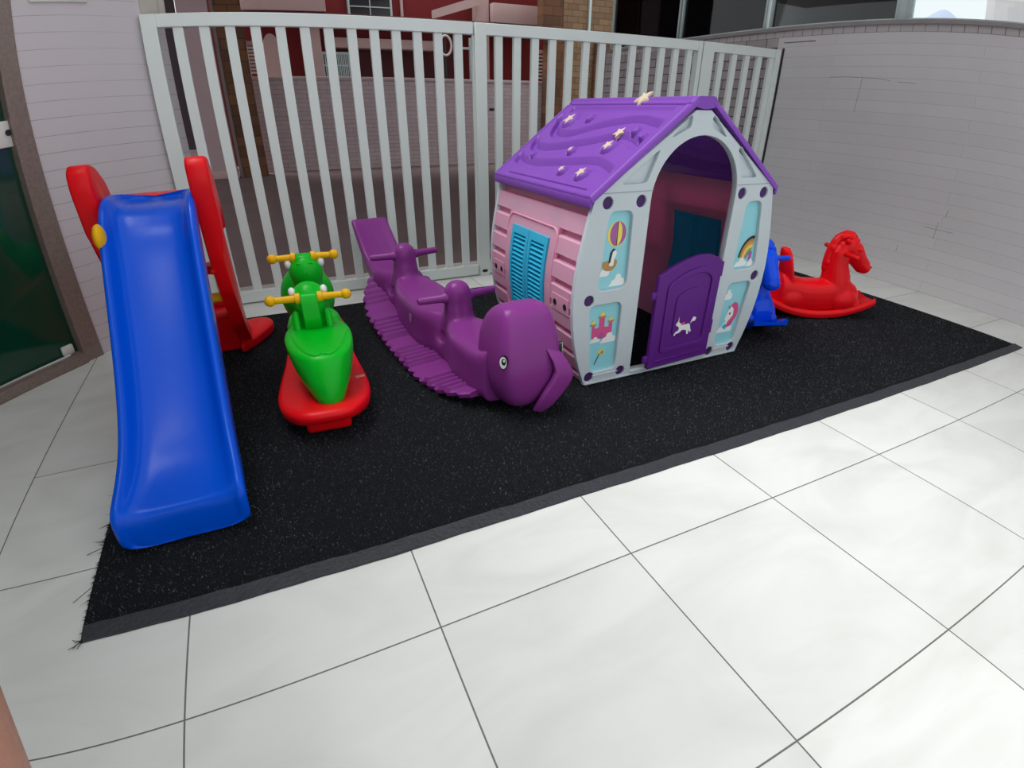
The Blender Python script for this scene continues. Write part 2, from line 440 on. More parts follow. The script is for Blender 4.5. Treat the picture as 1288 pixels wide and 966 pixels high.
fence_section('barred_fence', 'white barred fence panel beside the left brick wall, behind the slide', .535, 2.478, [.696+.1378*i for i in range(13)], (.535, .617), None)
g = fence_section('fence_gate', 'white barred gate leaf behind the toy house', 2.489, 4.466, [2.642+.1401*i for i in range(13)], (2.489, 2.572), (4.425, 4.466), cat='gate')
bm = bmesh.new(); bx(bm, -.9975, -.981, -.006, .018, .09, 1.63); obj('latch_strip', bm, M['fence'], g, 0)
bm = bmesh.new(); bx(bm, -.97, -.93, -.036, -.028, .03, .05, bev=.002); obj('bolt', bm, M['black'], g)
fence_section('barred_fence', 'short white barred fence panel against the right wall', 4.476, 5.386, [4.671+.1495*i for i in range(5)], (4.476, 4.597), (5.325, 5.386))

# ------------------------------------------------------------------ the mat
def mat_y(x): return interp([(.33, .313), (1.2, .288), (2.6, .276), (4.93, .268)], x)
t = thing('mat', 'large black artificial turf mat under the toys', 'mat', (0, 0, 0))
turf = mat('black_turf_backing', hx(26, 27, 30), .95, .15, noise=.4, nscale=150, bump=.8, bscale=220)
N_ = 60; rows = []
bm = bmesh.new()
lo = [(.33+4.6*i/N_) for i in range(N_+1)]
rng = random.Random(3)
for zt in (0, 1):
    rows.append([bm.verts.new((x, mat_y(x)+.05, .0005 if zt == 0 else .005)) for x in lo])
    rows.append([bm.verts.new((x, 2.635+.004*math.sin(x*9), .0005 if zt == 0 else .005)) for x in lo])
for i in range(N_):
    bm.faces.new((rows[2][i], rows[2][i+1], rows[3][i+1], rows[3][i]))
    bm.faces.new((rows[0][i], rows[2][i], rows[2][i+1], rows[0][i+1]) if False else (rows[0][i], rows[0][i+1], rows[2][i+1], rows[2][i]))
    bm.faces.new((rows[3][i], rows[3][i+1], rows[1][i+1], rows[1][i]))
bm.faces.new((rows[0][0], rows[2][0], rows[3][0], rows[1][0])); bm.faces.new((rows[0][-1], rows[1][-1], rows[3][-1], rows[2][-1]))
obj('backing', bm, turf, t, 0)
# pile: tens of thousands of short plastic blades
import numpy as np
r = np.random.default_rng(5); K = 240000
px = .335+4.59*r.random(K)**1.0; py = .345+2.287*r.random(K)
d2 = np.hypot(px-.99, py+.87); keep = r.random(K) < np.clip(2.6/d2, .35, 1)
px, py = px[keep], py[keep]; K = len(px)
a = r.random(K)*2*PI; ln = .004+.004*r.random(K); wd = .0008+.0007*r.random(K); lean = (r.random(K)*.9)*ln*1.1
dx, dy = np.cos(a), np.sin(a); la = r.random(K)*2*PI
V = np.zeros((K, 3, 3)); z0 = .0045
V[:, 0] = np.stack([px-dx*wd, py-dy*wd, np.full(K, z0)], 1); V[:, 1] = np.stack([px+dx*wd, py+dy*wd, np.full(K, z0)], 1)
V[:, 2] = np.stack([px+np.cos(la)*lean, py+np.sin(la)*lean, z0+ln], 1)
me = bpy.data.meshes.new('pile'); me.vertices.add(3*K); me.loops.add(3*K); me.polygons.add(K)
me.vertices.foreach_set('co', V.reshape(-1)); me.loops.foreach_set('vertex_index', np.arange(3*K, dtype=np.int32))
me.polygons.foreach_set('loop_start', np.arange(0, 3*K, 3, dtype=np.int32)); me.update(calc_edges=True)
blade = bpy.data.materials.new('black_turf_blades'); blade.use_nodes = True
nt = blade.node_tree; b_ = nt.nodes['Principled BSDF']; ge = nt.nodes.new('ShaderNodeNewGeometry'); cr = nt.nodes.new('ShaderNodeValToRGB')
cr.color_ramp.elements[0].color = hx(24, 25, 29); cr.color_ramp.elements[1].color = hx(124, 130, 142); cr.color_ramp.elements[1].position = 1  # paler blades put the sparkle of the turf into their colour
e = cr.color_ramp.elements.new(.62); e.color = hx(50, 53, 60)
nt.links.new(ge.outputs['Random Per Island'], cr.inputs[0]); nt.links.new(cr.outputs[0], b_.inputs['Base Color'])
b_.inputs['Roughness'].default_value = .45; b_.inputs['Specular IOR Level'].default_value = .35
po = mobj('pile', me, blade, t, 0); po['kind'] = 'stuff'
# glued-on edge strip along the front
bm = bmesh.new(); rr = []
for i in range(121):
    x = .332+4.60*i/120; y = mat_y(x)+.0008*math.sin(i*1.7)+.0012*math.sin(i*.53); w = .052+.0012*math.sin(i*.9)+.0012*math.sin(i*2.3)
    h = .0055+.0008*math.sin(i*.41)+(.002 if i in (22, 23, 37, 38) else 0)
    rr.append([(x, y, .001), (x, y+.002, h), (x, y+w*.5, h+.002), (x, y+w, .0105), (x, y+w, .001)])
rings(bm, rr)
obj('edge_strip', bm, mat('grey_black_edging', hx(50, 52, 57), .55, .35, noise=.3, nscale=25, bump=.5, bscale=90), t)
# frayed cut edge on the left with a few loose strands
bm = bmesh.new()
for i in range(520):
    y = .33+2.3*rng.random(); L_ = rng.uniform(.004, .018)*(1 if rng.random() < .96 else 3)
    x = .334; an = rng.gauss(PI, .5); w = rng.uniform(.001, .003); z = rng.uniform(.002, .008)
    p = Vector((x, y, z)); q = p+Vector((math.cos(an)*L_, math.sin(an)*L_, -z*.5)); s = Vector((-math.sin(an), math.cos(an), 0))*w
    f = bm.faces.new([bm.verts.new(p-s), bm.verts.new(p+s), bm.verts.new(q)])
for (y, an, L_) in ((.315, 3.5, .035), (.318, 2.7, .03), (.322, 3.9, .03), (.32, 3.1, .02), (.316, 4.2, .02), (.52, 3.9, .07), (.68, 3.4, .05)):
    p = Vector((.335, y, .006)); q = p+Vector((math.cos(an), math.sin(an), 0))*L_; mid = (p+q)/2+Vector((.004, -.008, .004)); q.z = .002
    tube(bm, [p, mid, q], .0009, 5)
obj('frayed_edge', bm, mat('black_thread', hx(24, 27, 30), .8, .2), t, 0)['kind'] = 'stuff'

def inv_of(o):
    while o.parent: o = o.parent
    return (Matrix.Translation(o.location) @ Matrix.Rotation(o.rotation_euler[2], 4, 'Z')).inverted()

def wobj(name, bm, mats, parent, smooth=40):
    """a part whose shape was written in place"""
    bmesh.ops.transform(bm, matrix=inv_of(parent), verts=bm.verts[:])
    return obj(name, bm, mats, parent, smooth)

# ------------------------------------------------------------------ slide
s = thing('slide', 'blue toddler slide with red ladder sides on the left end of the mat', 'slide', (.575, 1.5, .012))
path = [(1.86, .856), (1.70, .858), (1.62, .846), (1.55, .80), (1.47, .72), (1.36, .605), (1.23, .48), (1.10, .366), (.98, .275), (.88, .212), (.79, .170), (.71, .149), (.650, .141), (.624, .136), (.613, .118), (.610, .06), (.610, .014)]
rimh = [.035, .04, .05, .058, .062, .062, .062, .06, .056, .05, .045, .038, .03, .022, .014, .01, .008]
thk = [.03, .03, .035, .05, .06, .065, .07, .07, .07, .07, .07, .07, .06, .05, .04, .04, .04]
bm = bmesh.new(); rs = []
for i, (y, z) in enumerate(path):
    a_ = Vector(path[max(i-1, 0)]); b2 = Vector(path[min(i+1, len(path)-1)]); d_ = (b2-a_).normalized()
    n_ = Vector((d_.y, -d_.x)) if False else Vector((-d_.y, d_.x))
    if n_.y < 0 and i < 10: n_ = -n_
    if i >= 10 and n_.x > 0: n_ = -n_
    if i < 3: n_ = Vector((0, 1))
    W = csp([(0, .170), (4, .168), (7, .165), (9, .168), (11, .179), (13, .184), (16, .180)], i); cxs = csp([(0, .579), (4, .581), (8, .589), (16, .588)], i); r_ = rimh[i]; t_ = thk[i]
    sec = [(-W, -t_), (-W, -t_*.4), (-W-.002, r_*.4), (-W+.002, r_-.006), (-W+.010, r_), (-W+.022, r_), (-W+.032, r_-.008), (-W+.046, r_*.3), (-W+.066, .002), (-W+.10, -.003),
           (0, -.006)]
    sec = sec+[(-x, h) for x, h in reversed(sec[:-1])]
    rs.append([(cxs+x, y+n_.x*h, z+n_.y*h) for x, h in sec])
rings(bm, rs)
bed = subsurf(wobj('chute', bm, M['blue'], s, 180), 2)
prof = [(2.12, .05), (1.90, .22), (1.72, .45), (1.66, .62), (1.62, .80), (1.585, .94), (1.595, 1.005), (1.635, 1.03), (1.71, 1.015), (1.83, .935), (1.90, .80), (1.91, .70), (1.87, .655), (1.89, .58), (1.97, .40), (2.08, .20), (2.19, .12), (2.30, .06), (2.30, .04)]
prof = rpoly(prof, .03, 4)
for sx in (1, -1):
    bm = bmesh.new()
    def xs(y, z, e):      # thickness and lean of the panel
        w0 = .036 if z > .7 else .026
        c = interp([(0, .200), (.66, .193), (.72, .205), (1.05, .206)], z)
        return .577+sx*(c+e*w0)
    ring_a = [(xs(y, z, -1), y, z) for y, z in prof]; ring_b = [(xs(y, z, 1), y, z) for y, z in prof]
    cy = sum(p[0] for p in prof)/len(prof); 
    ins = lambda e, k: [(xs(y, z, e), y+(1.80-y)*k, z+(min(max(z, .1), .95)-z)*k*2) for y, z in prof]
    rings(bm, [ins(-1.12, .05), ins(-1, .015), ring_a if False else ins(-.8, 0), ins(.8, 0), ins(1, .015), ins(1.12, .05)])
    p_ = wobj('ladder_side', bm, M['red'], s, 50)
    bm = bmesh.new()
    foot = [(.175, 2.04), (.215, 2.08), (.255, 2.14), (.30, 2.22), (.335, 2.30), (.345, 2.37), (.32, 2.43), (.27, 2.455), (.20, 2.44), (.165, 2.36), (.165, 2.1)]
    foot = smoothpoly([(.577+sx*x, y) for x, y in foot], 4)
    c_ = Vector((sum(p[0] for p in foot)/len(foot), sum(p[1] for p in foot)/len(foot)))
    sh = lambda k, z: [(c_.x+(x-c_.x)*k, c_.y+(y-c_.y)*k, z) for x, y in foot]
    rings(bm, [sh(.96, .014), sh(1, .024), sh(1, .052), sh(.96, .062), sh(.8, .068)])
    wobj('foot', bm, M['red'], p_, 60)
bm = bmesh.new(); bx(bm, .405, .749, 1.87, 2.0, .79, .868, bev=.012); wobj('platform', bm, M['red'], s)
for y, z in ((2.0, .26), (1.90, .52)):
    bm = bmesh.new(); bx(bm, .39, .76, y-.05, y+.05, z-.02, z+.02, bev=.012); wobj('step', bm, M['red'], s)
bm = bmesh.new(); bx(bm, .385, .768, 2.10, 2.14, .014, .33, bev=.012); wobj('back_panel', bm, M['red'], s)
bm = bmesh.new(); tube(bm, [(.40, 1.80, .405), (.775, 1.80, .405)], .022, 14); wobj('tie_rod', bm, M['yellow'], s)
bm = bmesh.new(); ball(bm, (.421, 1.455, .785), (.022, .045, .048), 24, 14); wobj('knob', bm, M['yellow'], s)
for sx in (-1, 1):
    bm = bmesh.new(); tube(bm, [(.577+sx*.16, 1.66, .56), (.577+sx*.176, 1.66, .56)], .012, 12); wobj('bolt', bm, M['red'], s)

# ------------------------------------------------------------------ caterpillar seesaw
c = thing('caterpillar_rocker', 'green two seat caterpillar rocker with yellow handles on a red base', 'rocker', (1.105, 1.5, .014), -.076)
outl = smoothpoly([(-.10, -.505), (0, -.525), (.10, -.505), (.165, -.40), (.19, -.26), (.185, -.08), (.165, .12), (.15, .34), (.145, .50), (.10, .60), (0, .625), (-.10, .60), (-.145, .50), (-.15, .34), (-.165, .12), (-.185, -.08), (-.19, -.26), (-.165, -.40)], 4)
bm = bmesh.new(); rs = []
for k, dz in ((.90, -.062), (.985, -.05), (1, -.03), (1, -.014), (.975, 0), (.90, .004), (.5, .004)):
    rs.append([(x*k, y*k+.02*(1-k), max(.012+.0, .075+.20*(y*k)**2+dz)) for x, y in outl])
rings(bm, rs); obj('base', bm, M['red'], c, 60)
bm = bmesh.new()
for y in (-.40, .45):
    bm = bmesh.new(); bx(bm, -.088, .088, y-.055, y+.055, .0, .085, bev=.018, seg=3); obj('rocker_foot', bm, M['red'], c, 60)
bm = bmesh.new(); bx(bm, -.02, .02, -.012, .012, -.0008, .0008, M=Matrix.Translation((.158, -.17, .0895)) @ Matrix.Rotation(.2, 4, 'Z'))
obj('sticker', bm, mat('worn_sticker', hx(222, 140, 130), .5, noise=.3, nscale=120), c, 0)

def seat_body(name, y0):
    """wedge shaped tail with a flat seat, y0 is its centre"""
    bm = bmesh.new(); rs = []
    for z, w, yf, yb in ((.075, .055, -.345, .12), (.10, .076, -.350, .15), (.15, .104, -.343, .19), (.20, .124, -.328, .20), (.25, .137, -.302, .20), (.283, .140, -.282, .20), (.294, .136, -.272, .19), (.298, .120, -.25, .17)):
        ring = []
        for k in range(28):
            t_ = 2*PI*k/28; cx, sy = math.cos(t_), math.sin(t_)
            ym = (yf+yb)/2*.2+.0; ww = w*math.copysign(abs(cx)**.75, cx)
            ring.append((ww+.012+.012*max(0, -sy), y0+(ym+(yb-ym)*sy if sy > 0 else ym+(ym-yf)*(-(abs(sy)**1.0))), z))
        rs.append(ring)
    rings(bm, rs)
    # raised lip across the front of the seat
    return obj(name, bm, M['green'], c, 60)
seat_body('rear_seat', -.10)
bm = bmesh.new(); pts = []
for i in range(17):
    u = -1+i/8
    x = .118*u; pts.append((x+.020, -.10-.262*(1-abs(u)**2.2)**.8+(.03 if abs(u) < .2 else 0)*(1-abs(u)/.2), .299-.004*abs(u)))
tube(bm, pts, .006, 8); obj('seat_lip', bm, M['green'], c, 60)

def handle_set(par, y, z, hw):
    for sx in (-1, 1):
        bm = bmesh.new()
        tube(bm, [(sx*.036, y, z), (sx*.046, y, z), (sx*.048, y, z), (sx*.056, y, z), (sx*.058, y, z), (sx*(hw-.03), y, z), (sx*(hw-.02), y, z)], [.024, .024, .024, .024, .0165, .0145, .0145], 16)
        ball(bm, (sx*hw, y, z), .0235, 18, 12)
        obj('handle', bm, M['yellow'], par, 50)

def eye_pair(par, x, y, z, r, look):
    for sx in (-1, 1):
        bm = bmesh.new(); ball(bm, (sx*x, y, z), (r*.75, r, r), 18, 12); e_ = obj('eye', bm, M['white'], c, 60)
        bm = bmesh.new(); ball(bm, (sx*(x+r*.52), y+look*r*.25, z-.004), (r*.32, r*.42, r*.42), 14, 10); obj('pupil', bm, M['black'], e_, 60)

def head(name, y, zc, r, arms):
    bm = bmesh.new()
    ball(bm, (0, y+.06, zc), (r, r, r*1.08), 28, 18)
    tube(bm, [(0, y+.07, .10), (0, y+.07, zc)], [r*1.15, r*.85], 24)
    o = obj(name, bm, M['green'], c, 60); remesh(o, .006, 8)
    return o
def bracket(par, y, z0, z1):
    prof_ = rpoly([(y-.030, z0), (y-.050, z0+.05), (y-.040, z1-.02), (y-.022, z1+.012), (y+.03, z1+.016), (y+.06, z1-.01), (y+.05, z0)], .015, 4)
    bm = bmesh.new(); rings(bm, [[(x, yy+(y+.02-yy)*k, zz+((z0+z1)/2-zz)*k) for yy, zz in prof_] for x, k in ((-.036, .06), (-.033, 0), (.033, 0), (.036, .06))])
    obj('handle_bracket', bm, M['green'], par, 50)
h1 = head('middle_head', -.02, .405, .078, True)
bracket(h1, -.01, .285, .44); handle_set(h1, -.012, .432, .158); eye_pair(h1, .067, .025, .452, .021, 1)
for sx in (-1, 1):
    bm = bmesh.new(); tube(bm, [(sx*.070, -.035, .285), (sx*.068, -.02, .355), (sx*.064, -.01, .372)], [.017, .017, .011], 14); obj('knee_stop', bm, M['green'], h1, 60)
h2 = head('front_head', .29, .455, .082, False)
bracket(h2, .335, .46, .528); handle_set(h2, .335, .53, .142); eye_pair(h2, .076, .335, .500, .023, 1)
bm = bmesh.new(); ball(bm, (-.015, .50, .285), (.135, .125, .165), 28, 18); o = obj('front_body', bm, M['green'], c, 60)
bm = bmesh.new(); rs = []
for y, w, z in ((.08, .10, .24), (.14, .125, .285), (.20, .13, .295), (.27, .125, .29), (.34, .11, .27)):
    rs.append([(w*q[0], y, .09+(z-.09)*(q[1]+1)/2) for q in sup(24, 1, 1, 3)])
rings(bm, rs); obj('front_seat', bm, M['green'], c, 60)

# ------------------------------------------------------------------ whale seesaw (local +Y runs towards the tail)
w = thing('whale_seesaw', 'violet whale shaped seesaw with two pairs of hand grips and ribbed foot rails', 'seesaw', (1.782, 1.503, .013), .1063)
HU = ((.04, .434, .356), (-.68, .472, .405))
deck = [(-1.25, .535), (-1.20, .505), (-1.12, .430), (-1.03, .355), (-.95, .315), (-.86, .295), (-.70, .29), (-.55, .285), (-.40, .275), (-.25, .265), (-.1, .262), (.06, .26), (.22, .255), (.36, .258), (.48, .27), (.56, .30)]
belly = [(-1.25, .49), (-1.17, .37), (-1.06, .25), (-.92, .15), (-.70, .07), (-.40, .022), (-.1, .004), (.25, .006), (.56, .03)]
halfw = [(-1.25, .118), (-1.1, .122), (-.95, .132), (-.85, .135), (-.76, .105), (-.68, .092), (-.60, .112), (-.48, .140), (-.32, .146), (-.14, .138), (-.04, .105), (.04, .093), (.12, .112), (.24, .140), (.40, .146), (.56, .14)]
bm = bmesh.new(); rs = []
for i in range(90):
    u = -1.25+1.81*i/89; z1 = csp(deck, u); z0 = csp(belly, u); ww = csp(halfw, u); cx = -.025*max(0, (-u-.7)/.55)
    near = max(math.exp(-((u-h_[0]+.015)/.065)**2) for h_ in HU)
    ring = []
    for q in sup(48, 1, 1, 5.0-2.4*near if u > -1.0 else 6):
        k = q[1]; zz = z0+(z1-z0)*(k+1)/2; x = q[0]*ww
        if k > 0 and u < -.85: zz -= .026*(1-min(1, abs(q[0]))**3)*min(1, (-.85-u)*5)*k*(1 if u > -1.18 else max(0, (1.25+u)/.07))      # hollowed tail with raised sides
        if k > .2: zz -= .055*near*abs(q[0])**3
        if k < .35 and u > -1.0: x = math.copysign(abs(x)+(.128-ww)*.75*min(1, (.35-k)*1.6)*near, x)     # hollows for the legs stop above the rail
        ring.append((x+cx, -u, zz))
    rs.append(ring)
rings(bm, rs)
for u, top, hz in HU:
    zb = top-.20; 
    sec = ((zb-.05, .100, .094), (zb, .088, .084), (zb+.04, .072, .073), (zb+.09, .062, .067), (top-.065, .060, .066), (top-.04, .056, .062), (top-.018, .045, .050), (top-.004, .027, .030), (top, .008, .008))
    rings(bm, [[(q[0]*rv, -(u+q[1]*ru), z) for q in sup(24, 1, 1, 2.3)] for z, ru, rv in sec])
body = obj('body', bm, M['whale'], w, 60); remesh(body, .0075, 4)
for u, top, z in HU:
    for sx in (-1, 1):
        bm = bmesh.new(); tube(bm, [(sx*.05, -u, z-.002), (sx*.078, -u, z), (sx*.083, -u, z), (sx*.200, -u, z+.004), (sx*.209, -u, z+.004)], [.027, .026, .0205, .0175, .013], 18)
        obj('handle', bm, M['whale'], w, 50)
bm = bmesh.new(); rs = []
for z, hw_, ub, uf, p_ in ((.02, .06, .48, .64, 2.8), (.035, .090, .46, .665, 3), (.07, .122, .44, .690, 3.6), (.13, .146, .425, .706, 4.2), (.20, .156, .42, .710, 4.6), (.28, .153, .42, .704, 4.6), (.35, .143, .43, .690, 4.6), (.405, .130, .45, .672, 4.4), (.438, .119, .475, .658, 4), (.460, .106, .50, .644, 3.6), (.471, .090, .525, .632, 3.2), (.476, .066, .55, .616, 2.8)):
    m_ = (ub+uf)/2; rs.append([(.034+q[0]*hw_, -(m_+q[1]*(uf-ub)/2), z) for q in sup(48, 1, 1, p_)])
rings(bm, rs)
hd = obj('head', bm, M['whale'], w, 60); subsurf(hd, 1)
# mouth fin folded in two on the front of the head
bm = bmesh.new(); rs = []
for (u, v, z, hv, hz) in ((.655, .105, .315, .034, .006), (.695, .125, .285, .042, .010), (.722, .148, .232, .046, .012), (.732, .158, .190, .047, .013), (.730, .142, .150, .045, .014), (.728, .105, .105, .042, .015), (.722, .072, .06, .036, .014), (.70, .05, .018, .024, .01)):
    rs.append([(v+q[0]*hv, -(u+q[1]*hz), z-q[0]*hv*.42) for q in sup(16, 1, 1, 5)])
rings(bm, rs); obj('fin', bm, M['whale'], w, 50)
for sx in (-1, 1):
    nrm = Vector((sx*.80, -.60, .05)).normalized(); pos = Vector((.034+sx*.138, -.674, .280))
    Y_ = Vector((0, 0, 1)); Y_ = (Y_-nrm*Y_.dot(nrm)).normalized(); X_ = Y_.cross(nrm)
    def disc(rx, rz, d_, t_, off=(0, 0)):
        b_m = bmesh.new(); p_ = pos+X_*off[0]+Y_*off[1]
        rings(b_m, [[p_+X_*a+Y_*b+nrm*(d_-t_) for a, b in circ(0, 0, rx, rz, 28)], [p_+X_*a+Y_*b+nrm*d_ for a, b in circ(0, 0, rx, rz, 28)]]); return b_m
    e_ = obj('eye', disc(.0185, .029, .010, .03), M['black'], w, 40)
    obj('eye_white', disc(.0155, .0255, .0112, .01), M['white'], e_, 40)
    obj('iris', disc(.0095, .0145, .0120, .01, (-sx*.003, .004)), M['black'], e_, 40)
    obj('glint', disc(.004, .006, .0126, .01, (-sx*.0045, .009)), M['white'], e_, 40)
# ribbed foot rails, scalloped along the outer edge
def rail(sx):
    bm = bmesh.new(); n = 190; rs = []; u0, u1 = -.90, .50
    zr = [(-.90, .185), (-.78, .125), (-.60, .065), (-.40, .024), (-.2, .004), (0, -.002), (.2, .002), (.38, .020), (.50, .045)]
    for i in range(n+1):
        u = u0+(u1-u0)*i/n; z = max(.001, csp(zr, u)); ph = ((u-u0)/.068) % 1
        tooth = .025*(1-abs(2*ph-1)**.7)
        out = interp([(u0, .185), (-.80, .255), (-.62, .292), (.15, .298), (.34, .27), (u1, .20)], u)-tooth
        seg = (u-u0) % .36
        rib = .014 if (seg < .22 and (i % 6) < 3) else 0
        y = -u
        rs.append([(sx*.085, y, z+.004), (sx*.085, y, z+.045+rib*.3), (sx*.135, y, z+.036+rib), (sx*(out-.012), y, z+.030+rib), (sx*out, y, z+.022), (sx*(out-.006), y, z+.003)])
    rings(bm, rs); return obj('foot_rail', bm, M['whale'], w, 25)
rail(1); rail(-1)
bm = bmesh.new(); bx(bm, -.001, .001, -.015, .015, -.022, .022, bev=.0005, M=Matrix.Translation((-.1475, .26, .17)) @ Matrix.Rotation(.25, 4, 'X'))
obj('sticker', bm, mat('silver_sticker', hx(150, 120, 150), .4, noise=.4, nscale=150), w, 0)

# ------------------------------------------------------------------ rocking horses
def horse(label, m, loc, rot):
    h = thing('rocking_horse', label, 'rocking horse', loc, rot, 'plastic rocking horses beside the house')
    # curved rocker tray
    n = 30; bm = bmesh.new(); rs = []
    for i in range(n+1):
        y = -.345+.69*i/n; z = .002+.85*abs(y)**2.15; e_ = min(1, (n/2-abs(i-n/2))/3+.9); wd = .112-.012*abs(y)/.345
        sec = [(-wd, 0), (-wd-.006, .020), (-wd, .042), (-wd+.014, .046), (-wd+.028, .030), (0, .024), (wd-.028, .030), (wd-.014, .046), (wd, .042), (wd+.006, .020), (wd, 0), (0, .004)]
        rs.append([(x*(.97 if i in (0, n) else 1), y, z+zz*e_) for x, zz in sec])
    rings(bm, rs); obj('rocker_base', bm, m, h, 60)
    bm = bmesh.new(); rs = []
    for y, wd, z0, z1 in ((-.285, .075, .09, .20), (-.27, .090, .05, .265), (-.20, .100, .035, .250), (-.10, .102, .025, .228), (0, .097, .022, .226), (.08, .092, .025, .24), (.16, .088, .03, .24), (.22, .076, .045, .20), (.255, .05, .07, .15)):
        rs.append([(q[0]*wd, y, (z0+z1)/2+q[1]*(z1-z0)/2) for q in sup(28, 1, 1, 3)])
    rings(bm, rs)
    for sx in (-1, 1):      # folded forelegs and haunches standing out of the body
        ball(bm, (sx*.070, .15, .105), (.042, .085, .075), 20, 14)
        ball(bm, (sx*.070, .215, .075), (.034, .05, .05), 20, 14)
        ball(bm, (sx*.066, -.19, .11), (.045, .085, .085), 20, 14)
    # neck and head
    tube(bm, [(0, .11, .14), (0, .095, .24), (0, .075, .32), (0, .075, .40), (0, .105, .455)], [.096, .086, .072, .066, .056], 22)
    tube(bm, [(0, .07, .425), (0, .115, .445), (0, .165, .405), (0, .215, .352), (0, .255, .312), (0, .275, .298)], [.056, .070, .063, .050, .047, .034], 22)
    ball(bm, (0, .262, .306), (.048, .040, .038), 18, 12)
    # backrest
    rs = []
    for z, y0, wd in ((.16, -.235, .088), (.24, -.245, .088), (.31, -.262, .080), (.37, -.275, .066), (.405, -.282, .048), (.425, -.286, .026), (.43, -.287, .008)):
        rs.append([(q[0]*wd, y0+q[1]*.017+.03*(q[0]**2), z) for q in sup(24, 1, 1, 3)])
    rings(bm, rs)
    o = obj('body', bm, m, h, 60); remesh(o, .0052, 4)
    bm = bmesh.new()
    crest = [(.150, .492, .020), (.125, .510, .024), (.09, .515, .025), (.058, .500, .025), (.034, .470, .026), (.018, .43, .026), (.010, .385, .024), (.006, .34, .022), (.006, .295, .018)]
    tube(bm, [(0, y, z) for y, z, r_ in crest], [r_ for y, z, r_ in crest], 14)
    ball(bm, (0, .150, .490), .020, 14, 10)
    for i, (y, z, r_) in enumerate(crest[:3]):
        for sx in (-1, 1): ball(bm, (sx*.028, y+.006*(-1)**i, z-.010), (r_*.75, r_*.72, r_*.72), 14, 10)
    for i, (y, z, r_) in enumerate(crest[3:]):
        ball(bm, (.012*(-1)**i, y+.006, z), (r_*.9, r_*.95, r_*1.05), 14, 10)
    o = obj('mane', bm, m, h, 60); remesh(o, .005, 3)
    for sx in (-1, 1):
        bm = bmesh.new(); ball(bm, (sx*.060, .168, .432), (.012, .018, .015), 14, 10); obj('eye', bm, m, h, 60)
        bm = bmesh.new(); tube(bm, [(sx*.046, .088, .474), (sx*.064, .072, .486), (sx*.074, .064, .490)], [.019, .014, .005], 12); obj('ear', bm, m, h, 60)
        bm = bmesh.new(); tube(bm, [(sx*.045, .085, .405), (sx*.180, .085, .408), (sx*.187, .085, .408)], [.0155, .014, .009], 14); obj('handle', bm, m, h, 60)
        bm = bmesh.new(); ball(bm, (sx*.026, .294, .316), (.008, .007, .006), 10, 8); obj('nostril', bm, m, h, 60)
    return h
horse('red plastic rocking horse nearest the right brick wall', M['red'], (4.15, 1.205, .012), math.atan2(-.9, -.43))
horse('blue plastic rocking horse half hidden behind the toy house', M['horseblue'], (3.615, 1.315, .012), math.atan2(.35, -.94))

# ------------------------------------------------------------------ playhouse
H = thing('playhouse', 'pink and white plastic toy house with a purple roof and purple half door', 'toy house', (2.717, 1.43, .012))
CX = 2.717
side = [(0, .484), (.05, .500), (.12, .525), (.22, .552), (.32, .568), (.42, .575), (.52, .572), (.64, .555), (.76, .530), (.87, .503)]
def hw(z): return csp(side, z)
APEX = 1.19; EAVE = .872
outline = [(CX-hw(z), z) for z in (.87, .80, .72, .64, .56, .48, .40, .32, .24, .16, .10, .05, .013)]+[(CX+hw(z), z) for z in (.013, .05, .10, .16, .24, .32, .40, .48, .56, .64, .72, .80, .87)]+[(CX+.04, APEX), (CX-.04, APEX)]
OUT = outline[:]
# doorway: straight jambs and a round arch
door_hole = [(2.496, .042), (2.977, .042), (2.981, .40), (2.982, .74)]+[(2.739+.243*math.cos(t), .842+.252*math.sin(t)) for t in [PI*k/24 for k in range(25)]]+[(2.496, .74)]
pTL = rpoly([(2.263, .475), (2.418, .475), (2.410, .812), (2.292, .812)], .035)
pBL = rpoly([(2.262, .072), (2.404, .072), (2.404, .412), (2.228, .412)], .035)
pTR = rpoly([(3.058, .478), (3.214, .478), (3.166, .808), (3.068, .808)], .035)
pBR = rpoly([(3.036, .072), (3.170, .072), (3.212, .412), (3.054, .412)], .035)
gL = rpoly([(2.335, .915), (2.462, .915), (2.50, 1.01), (2.515, 1.045)], .018)
gR = rpoly([(3.10, .915), (2.995, .915), (2.952, 1.04), (2.965, 1.045)], .018)
gTL = rpoly([(2.565, 1.085), (2.658, 1.125), (2.662, 1.168), (2.645, 1.165)], .012)
gTR = rpoly([(2.868, 1.085), (2.775, 1.125), (2.772, 1.168), (2.79, 1.165)], .012)
dots = [(2.278, .847), (2.446, .845), (2.224, .437), (2.256, .052), (2.437, .052), (3.024, .847), (3.165, .845), (3.226, .435), (3.010, .048), (3.160, .048)]
def hplate(name, outl, holes, y0, y1, mats, parent, bevel=.003, smooth=35):
    me_par = inv_of(parent)
    o = plate(name, outl, holes, y1-y0, mats, None, bevel, 'xz', (0, (y0+y1)/2, 0), smooth)
    o.data.transform(me_par); o.parent = parent
    return o
